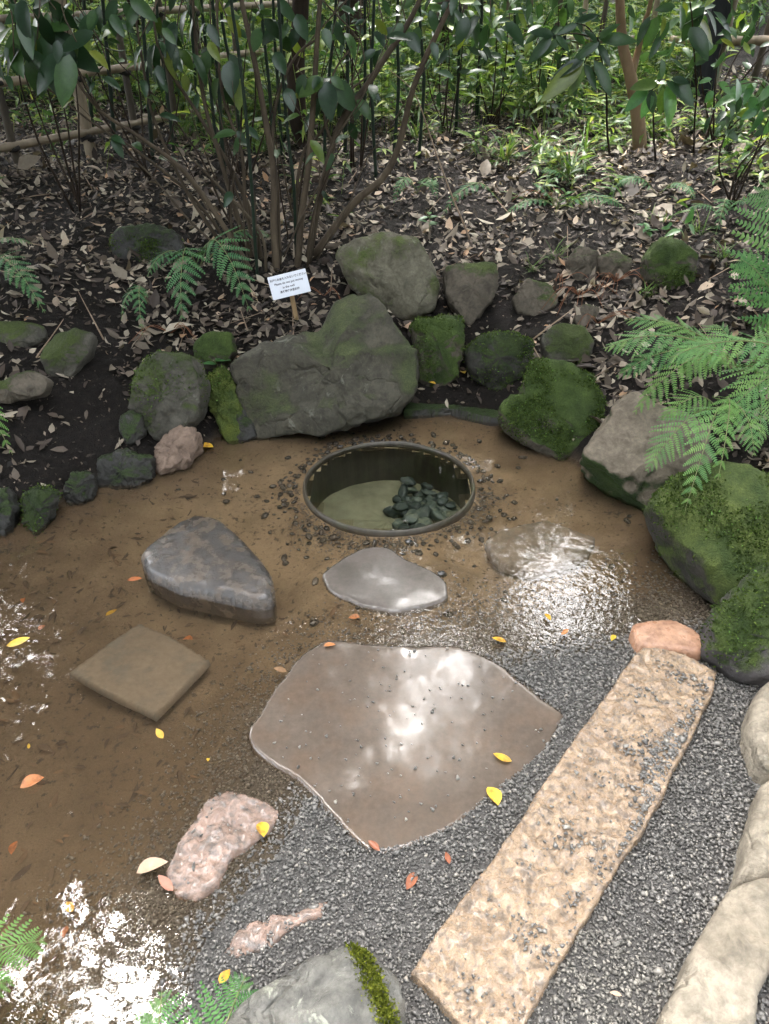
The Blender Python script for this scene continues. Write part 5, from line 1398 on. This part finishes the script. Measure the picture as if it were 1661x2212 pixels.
# second shrub, left: slanting brown stems with hanging leaves
lb = PG(545, 585)
sh2 = empty('shrub', tuple(lb), 'sprawling shrub with slanting brown stems left of the sign', 'shrub', 'shrubs')
STEMS2 = [
    ([(545, 590), (480, 480), (400, 375), (300, 295), (215, 235), (140, 140)], 0, 12),
    ([(555, 590), (505, 440), (470, 330), (440, 210), (420, 80), (410, -100)], .1, 12),
    ([(520, 590), (440, 470), (390, 390), (330, 250), (300, 100), (280, -100)], .2, 9),
    ([(570, 590), (545, 470), (500, 370), (430, 250), (350, 130), (330, 40)], .1, 11),
    ([(560, 590), (530, 440), (520, 330), (480, 200), (470, 60), (460, -80)], .05, 9),
    ([(535, 590), (420, 430), (300, 330), (190, 260), (100, 190)], .25, 7),
    ([(575, 590), (560, 500), (455, 385), (400, 330)], .0, 8),
]
for px, dy, w in STEMS2:
    y0 = lb[1] + dy
    pts = [PY(u, v, y0 + .03 * i) for i, (u, v) in enumerate(px)]
    pts[0][2] = min(pts[0][2], Hs(pts[0][0], pts[0][1]) - .02)
    stem_obj(sh2, pts, rpx(w, pts[0]), rpx(w * .4, pts[0]), M_BARK, n=34, wob=.008)
for u, v, y, n_, L_, spr in [(80, 85, 3.9, 6, 105, (170, 370)), (165, 90, 3.9, 5, 110, (190, 350)), (40, 20, 3.9, 5, 95, (190, 350)), (120, 20, 4.0, 4, 90, (190, 350)), (330, 30, 4.2, 4, 75, (200, 340)), (380, 100, 4.3, 5, 70, (190, 350)), (300, 90, 4.3, 4, 64, (190, 350)), (240, 20, 4.2, 5, 80, (190, 350)), (410, 10, 4.3, 4, 80, (200, 340)), (350, 170, 4.3, 3, 55, (200, 340)), (30, 120, 3.9, 4, 80, (200, 340)), (460, 110, 4.3, 3, 70, (220, 320)), (200, 170, 4.2, 3, 60, (200, 340))]:
    c_ = leaf_cluster(sh2, u, v, y, n_, L_, None, spr, .40, .35)
    stem_obj(sh2, [c_, c_ + np.array([rt.uniform(-.1, .1), .12, rt.uniform(.1, .2)]), c_ + np.array([rt.uniform(-.15, .15), .25, .4])], .003, .004, M_BARK, n=8)
stem_obj(sh2, [PY(215, 235, lb[1] + .1), PY(150, 120, 4.2), PY(98, 62, 4.0), PY(60, 10, 3.95)], .005, .002, M_BARK, n=12)
for a_, b_ in [((95, 70), (88, 192)), ((110, 70), (208, 152)), ((105, 72), (165, 128)), ((90, 62), (42, 102)), ((85, 60), (8, 118)), ((100, 58), (150, 60)), ((95, 55), (70, 10)), ((60, 20), (10, 48)), ((70, 15), (110, -10)), ((280, -5), (332, 38)), ((300, 10), (270, 60)), ((350, 60), (378, 92)), ((385, 110), (372, 150)), ((340, 140), (352, 178)), ((240, 30), (262, 70)), ((205, 20), (190, 62)), ((20, 90), (30, 150)), ((450, 90), (470, 126))]:
    leaf_between(sh2, a_, b_, 4.05, None, .42)
# a tangle of finer shoots
for root, (u0, v0), n_, (ua, ub) in ((sh, (640, 595), 9, (480, 1000)), (sh2, (540, 592), 11, (60, 560))):
    for k in range(n_):
        ue, ve = rt.uniform(ua, ub), rt.uniform(-60, 330)
        y0 = float(root.location[1]) + rt.uniform(-.05, .35)
        b_ = PY(u0 + rt.uniform(-40, 40), v0 - rt.uniform(0, 25), y0)
        e_ = PY(ue, ve, y0 + rt.uniform(-.2, .4))
        b_[2] = min(b_[2], Hs(b_[0], b_[1]) - .01)
        mid_ = b_ * .45 + e_ * .55 + np.array([rt.uniform(-.12, .12), 0, rt.uniform(.0, .15)])
        stem_obj(root, [b_, mid_, e_], rt.uniform(.004, .008), .0015, M_BARK if k % 3 else M_BARKDARK, n=16, sides=5, wob=.03)
        for q in range(rt.choice([0, 1, 2, 3])):
            t = rt.uniform(.5, 1); p_ = mid_ + (e_ - mid_) * (t * 2 - 1)
            add_leaf(root, p_, (rt.uniform(-1, 1), rt.uniform(-1, .3), rt.uniform(-1, .1)), rt.uniform(.07, .13), None, .4, (rt.uniform(-.6, .6), -.5, .8), .3)
# thin bare branch leaning over the right of the shrub
tb2 = PG(1015, 520)
sh3 = empty('branch', tuple(tb2), 'long thin bare branch leaning left over the slope', 'branch')
stem_obj(sh3, [tb2, PY(985, 440, tb2[1]), PY(930, 300, tb2[1] + .05), PY(895, 205, tb2[1] + .1), PY(840, 150, tb2[1] + .15)], .006, .002, M_TWIG, n=24)

# thin dark canes
CANE_L = ['longest dark cane, rooted at the sprawling shrub left of the sign', 'dark cane left of the slanting stems, nearest the fence', 'dark cane behind the sign-side stems, just left of the crooked trunk', 'dark cane standing alone right of the crooked trunk', 'bent dark cane right of the crooked trunk, beside the lone one', 'dark cane close against the left side of the crooked trunk', 'dark cane rooted behind the sign', 'dark cane between the longest cane and the slanting stems', 'dark cane crossing the thick rightward stem', 'dark cane behind the sprawling shrub, left of the longest one', 'dark cane in front of the crooked trunk', 'dark cane near the leaning bare branch', 'thin dark cane seen through the sprawling shrub', 'rightmost dark cane, beyond the bare branch']
for i, px in enumerate([[(556, 600), (545, 440), (530, 240), (515, 110), (500, 0), (490, -120)], [(376, 330), (360, 200), (342, 60), (335, -60)], [(592, 350), (582, 200), (568, 60), (560, -60)], [(786, 320), (788, 150), (788, -60)], [(812, 380), (802, 180), (806, 60), (810, -60)],
                        [(610, 340), (600, 190), (592, 60), (588, -60)], [(640, 560), (635, 420), (622, 300), (610, 150), (600, -40)], [(520, 330), (508, 200), (482, 60), (470, -60)], [(850, 330), (860, 200), (858, 50), (862, -50)], [(470, 340), (455, 200), (440, 60), (430, -60)], [(700, 360), (705, 220), (722, 60), (728, -60)], [(905, 340), (915, 180), (908, 60), (905, -50)], [(430, 300), (420, 150), (408, -40)], [(985, 290), (990, 150), (996, -40)]]):
    y0 = PG(*px[0])[1]
    pts = [PY(u, v, y0) for u, v in px]
    pts[0][2] -= .02
    B = pts[0]
    V, F = tube(np.array(pts) - B, rpx(7.5, B), rpx(5.5, B), 7, 40, .003, 9)
    tag(mobj('bamboo_cane', np_mesh('bamboo_cane', V, F, M_CANE), loc=tuple(B)), CANE_L[i], 'cane', 'thin dark canes')

for (u, v, du), lb in [((250, 330, -30), 'dark cane in front of the bamboo fence, left one'), ((330, 345, -26), 'dark cane in front of the bamboo fence, right one'), ((485, 380, -28), 'dark leaning cane left of the central shrub stems'), ((745, 330, 8), 'dark cane in the gap right of the crooked trunk'), ((1030, 250, 12), 'dark cane left of the large-leaved sapling'), ((1105, 235, 10), 'dark cane behind the large-leaved sapling'), ((1210, 230, 14), 'dark cane right of the large-leaved sapling'), ((620, 300, -14), 'thin dark cane left beside the crooked trunk'), ((200, 300, -20), 'dark cane at the light bamboo post')]:
    y0 = PG(u, v)[1]
    pts = [PY(u, v, y0), PY(u + du * .5, v * .5, y0), PY(u + du, -20, y0), PY(u + du * 1.5, -140, y0)]
    pts[0][2] -= .02
    V, F = tube(np.array(pts) - pts[0], rpx(9, pts[0]), rpx(6, pts[0]), 7, 30, .006, 7)
    tag(mobj('bamboo_cane', np_mesh('bamboo_cane', V, F, M_CANE), loc=tuple(pts[0])), lb, 'cane', 'thin dark canes')
# evergreen bushes behind the shrubs
def bush(label, u, v, y, n, spread, Lm, mat, seed):
    rg = np.random.default_rng(seed)
    c = PY(u, v, y); g = np.array([c[0], c[1] + .1, Hs(c[0], c[1] + .1)])
    root = empty('bush', tuple(g), label, 'bush', 'bushes')
    for k in range(5):
        e = c + rg.normal(0, 1, 3) * np.array(spread) * .6
        stem_obj(root, [g + np.array([rg.uniform(-.05, .05), 0, -.02]), (g + e) / 2 + rg.normal(0, .06, 3), e], .008, .002, M_BARKDARK, n=10, sides=5)
    pos = c + rg.normal(0, 1, (n, 3)) * np.array(spread)
    D_ = rg.normal(0, 1, (n, 3)) + np.array([0, -.3, -.35])
    R = basis(D_, rg.normal(0, .5, (n, 3)) + np.array([0, -.6, .8]))
    tl = leaf_tpl(.40, 3, .25, .25, .75, .42)
    s = Lm * rg.uniform(.55, 1.2, n)
    V, F = batch(tl[0], tl[1], pos - g, R, np.stack([s] * 3, -1))
    mobj('foliage', np_mesh('foliage', V, F, mat), root)
M_BUSH = leaf_mat('bush_leaf', [(0, (.016, .040, .018)), (.6, (.032, .075, .028)), (.9, (.07, .14, .03)), (1, (.18, .24, .03))], .36, .28, False, .45)
for k, (u, v, y, n, sp_, L_, lb) in enumerate([(1085, 50, 7.0, 120, (.38, .3, .26), .13, 'evergreen bush at the top, left of the tan tree'), (1190, 20, 7.2, 90, (.35, .3, .25), .15, 'evergreen bush at the top, behind the large-leaved sapling'), (980, 40, 6.6, 90, (.3, .3, .22), .14, 'small evergreen bush at the top right of centre'), (480, 10, 5.4, 60, (.32, .3, .16), .11, 'dark evergreen bush at the top behind the sprawling shrub'), (250, 20, 5.2, 70, (.35, .3, .18), .11, 'dark evergreen bush at the top before the bamboo fence'), (60, 40, 4.6, 80, (.3, .25, .18), .13, 'dark evergreen bush in the top left corner'), (760, 20, 5.6, 50, (.3, .3, .16), .10, 'dark bush at the top behind the central stems'), (1600, 60, 6.0, 110, (.35, .3, .2), .14, 'dark bush in the top right corner'), (1640, 250, 4.6, 60, (.14, .15, .10), .11, 'low leafy bush at the right edge under the pale sprig')]):
    bush(lb, u, v, y, n, sp_, L_, M_BUSH, 300 + k)

# ------------------------------------------------------------------ bamboo fences
def pole(parent, a_, b_, r, mat, name):
    V, F = tube([np.array(a_) - np.array(parent.location), np.array(b_) - np.array(parent.location)], r, r * .92, 10, 44, 0, max(2, int(np.linalg.norm(np.array(b_) - np.array(a_)) / .28)))
    return mobj(name, np_mesh(name, V, F, mat), parent)
def tie(parent, p, r):
    V, F = lathe([(r * .9, -.016), (r * 1.25, -.012), (r * 1.32, 0), (r * 1.25, .012), (r * .9, .016)], 12)
    o = mobj('tie', np_mesh('tie', V, F, M_TWINE), parent, tuple(np.array(p) - np.array(parent.location)))
    o.rotation_euler = (rt.uniform(-.4, .4), rt.uniform(-.4, .4), 0)
fa, fb = PG(-60, 375), PG(430, 282)
fl = empty('bamboo_fence', tuple(fa), 'weathered bamboo lattice fence at the upper left', 'fence', 'bamboo fences')
def fpt(t, h):
    x, y = fa[0] + (fb[0] - fa[0]) * t, fa[1] + (fb[1] - fa[1]) * t
    return np.array([x, y, Hs(x, y) + h])
for h_, r_ in ((.11, .026), (.47, .027), (.80, .026)):
    a_, b_ = fpt(-.25, h_), fpt(1.75, h_)
    pole(fl, a_ - np.array([0, .03, 0]), b_ - np.array([0, .03, 0]), r_, M_BAMBOO, 'rail')
for i, (u, v, dk) in enumerate([(55, 350, 1), (160, 358, 0), (222, 318, 0), (302, 306, 1), (378, 292, 1), (-30, 372, 1), (440, 285, 1), (510, 275, 1)]):
    x = PG(u, v)[0]
    t = (x - fa[0]) / (fb[0] - fa[0])
    p = fpt(t, 0)
    pole(fl, p - np.array([0, 0, .08]), p + np.array([0, 0, 1.15]), .034 if i == 1 else .026, M_BAMBOODARK if dk else M_BAMBOO, 'post')
    for h_ in (.11, .47, .80): tie(fl, p + np.array([0, -.01, h_]), .036)
ra, rb = PG(930, 150), PG(1700, 215)
fr_ = empty('bamboo_fence', tuple(ra), 'bamboo fence with dark posts across the upper right', 'fence', 'bamboo fences')
def rpt(t, h):
    x, y = ra[0] + (rb[0] - ra[0]) * t, ra[1] + (rb[1] - ra[1]) * t
    return np.array([x, y, Hs(x, y) + h])
z0 = PY(980, 84, rpt(.06, 0)[1]); z1 = PY(1661, 86, rpt(.95, 0)[1])
pole(fr_, z0 + (z0 - z1) * .1, z0 + (z1 - z0) * .72, .036, M_BAMBOO, 'rail')
pole(fr_, z0 + (z1 - z0) * .735 + np.array([0, -.02, -.01]), z1 + (z1 - z0) * .4, .040, M_BAMBOO, 'rail')
for u, w_, mt in [(1010, .03, M_BAMBOODARK), (1115, .03, M_BAMBOODARK), (1165, .035, M_BAMBOODARK), (1232, .03, M_BAMBOODARK), (1288, .03, M_BAMBOO), (1330, .026, M_BAMBOODARK), (1430, .028, M_BAMBOO), (1570, .034, M_BAMBOO), (1640, .03, M_BAMBOODARK)]:
    t = (u - 930) / 770.0
    p = rpt(t, 0)
    pole(fr_, p + np.array([0, .06, -.08]), p + np.array([.06, .06, 1.5]), w_, mt, 'post')
p = rpt((1540 - 930) / 770, 0)
me = box(.17, 1.9, .17, .01); me.materials.append(M_POST)
o = mobj('corner_post', me, fr_, tuple(p + np.array([0, -.09, .87]) - np.array(fr_.location)))

# ------------------------------------------------------------------ undergrowth
def sasa(N, x0, x1, y0, y1, dens, hmin, hmax, Lm, name, label, mat, leaves=8, W=.16, stemr=.0025, seed=1):
    rg = np.random.default_rng(seed)
    x = rg.uniform(x0, x1, N); y = rg.uniform(y0, y1, N)
    k = rg.random(N) < dens(x, y)
    x, y = x[k], y[k]; m = len(x)
    z = H(x, y); h = rg.uniform(hmin, hmax, m)
    lean = rg.normal(0, .18, (m, 2))
    tl = leaf_tpl(W, 2, .2, .35, .7, .35)
    P_, D_, S_ = [], [], []
    for j in range(leaves):
        t = rg.uniform(.25, 1.0, m)
        px = np.stack([x + lean[:, 0] * h * t, y + lean[:, 1] * h * t, z + h * t], -1)
        a_ = rg.uniform(0, 2 * pi, m)
        P_.append(px); D_.append(np.stack([np.cos(a_), np.sin(a_), rg.uniform(-.35, .75, m)], -1)); S_.append(Lm * rg.uniform(.6, 1.25, m))
    P_, D_, S_ = np.vstack(P_), np.vstack(D_), np.concatenate(S_)
    R = basis(D_, rg.normal(0, .35, D_.shape) + np.array([0, 0, 1]))
    V1, F1 = batch(tl[0], tl[1], P_, R, np.stack([S_] * 3, -1))
    # stems: three-sided
    tv3 = np.array([(cos(t), sin(t), zz) for zz in (0, 1) for t in (0, 2.1, 4.2)]); tf3 = np.array([(0, 1, 4), (0, 4, 3), (1, 2, 5), (1, 5, 4), (2, 0, 3), (2, 3, 5)])
    V2 = np.zeros((m, 6, 3)); 
    V2[:, :, 0] = x[:, None] + tv3[None, :, 0] * stemr + lean[:, 0:1] * h[:, None] * tv3[None, :, 2]
    V2[:, :, 1] = y[:, None] + tv3[None, :, 1] * stemr + lean[:, 1:2] * h[:, None] * tv3[None, :, 2]
    V2[:, :, 2] = z[:, None] - .01 + h[:, None] * tv3[None, :, 2]
    F2 = (tf3[None] + (np.arange(m) * 6)[:, None, None]).reshape(-1, 3) + len(V1)
    print(name, m)
    return tag(mobj(name, np_mesh(name, np.vstack([V1, V2.reshape(-1, 3)]), np.vstack([F1, F2]), mat)), label, None, None, 'stuff')
def und_d(x, y):
    c = clump(x, y, .9, 4)
    edge = 6.0 + .45 * np.sin(x * 1.7) + np.where(x > 1.3, (x - 1.3) * 1.3, 0) + np.where(x < -1.6, .6, 0)
    return np.clip((y - edge) / .9, 0, 1) * np.clip(.55 + 1.1 * c, .12, 1) * np.where((x > 3.4) & (y < 10), .12, 1)
sasa(11000, -6, 6, 5.6, 13, und_d, .18, .75, .17, 'undergrowth', 'bright green bamboo grass filling the ground behind the shrubs', M_SASA, 8, .17, seed=3)
def far_d(x, y): return np.clip(.65 + .9 * clump(x, y, .5, 8), .2, 1)
sasa(3100, -16, 16, 12, 26, far_d, .6, 2.4, .30, 'woodland', 'distant leafy wood beyond the fences', M_SASA, 11, .28, .01, seed=5)
def gr_d(x, y):
    c = clump(x, y, 1.3, 14)
    d = sdf_poly(x, y, BASIN)
    return np.clip(.05 + 1.3 * c, 0, 1) * np.clip((y - np.where(x > 0, 3.9, 4.6)) / 1.6, 0, 1) * (d > .3) * np.where(x > 0, 1.3, .6)
sasa(5200, -3.6, 3.8, 3.9, 8.5, gr_d, .05, .26, .11, 'low_herbs', 'low herbs and seedlings sprouting through the litter', M_SASA, 5, .24, .0015, seed=8)

# grass tufts, one by one
gb_v, gb_f = leaf_tpl(.045, 3, .3, .55, .5, .3)
for i, (u, v, n_, L_, lb) in enumerate([(1225, 385, 46, .30, 'dense grass tuft in the middle of the right slope'), (1262, 330, 34, .28, 'grass tuft above the dense one on the right slope'), (1160, 330, 30, .26, 'grass tuft left of the dense one on the slope'), (1500, 505, 26, .16, 'yellowish grass tuft beside the mossy half-buried rock'),
                             (1395, 640, 24, .14, 'grass tuft left of the big fern above the dead stalks'), (1200, 560, 20, .14, 'thin grass tuft left of the pair of brown rocks'), (1150, 585, 18, .13, 'thin grass blades over the low brown rock'), (1090, 350, 30, .26, 'grass tuft right of the bare branch'), (1560, 560, 26, .14, 'grass tuft under the tall right fern'), (1420, 480, 18, .12, 'grass tuft above the pair of brown rocks'),
                             (560, 330, 30, .28, 'grass tuft behind the shrub stems'), (400, 300, 30, .28, 'grass tuft at the foot of the bamboo fence'), (900, 300, 34, .28, 'grass tuft by the dark crooked trunk')]):
    q = PG(u, v)
    m = n_
    a_ = RNG.uniform(0, 2 * pi, m); el = RNG.uniform(.5, 1.45, m)
    D_ = np.stack([np.cos(a_) * np.cos(el), np.sin(a_) * np.cos(el), np.sin(el)], -1)
    R = basis(D_, np.stack([-np.cos(a_) * .7, -np.sin(a_) * .7, np.full(m, .7)], -1))
    s = L_ * RNG.uniform(.5, 1.15, m)
    V, F = batch(gb_v, gb_f, np.stack([RNG.normal(0, .02, m), RNG.normal(0, .02, m), np.full(m, -.005)], -1), R, np.stack([s * 1.1, s, s], -1))
    tag(mobj('grass_tuft', np_mesh('grass_tuft', V, F, M_GRASS), loc=tuple(q)), lb, 'grass', 'grass tufts')
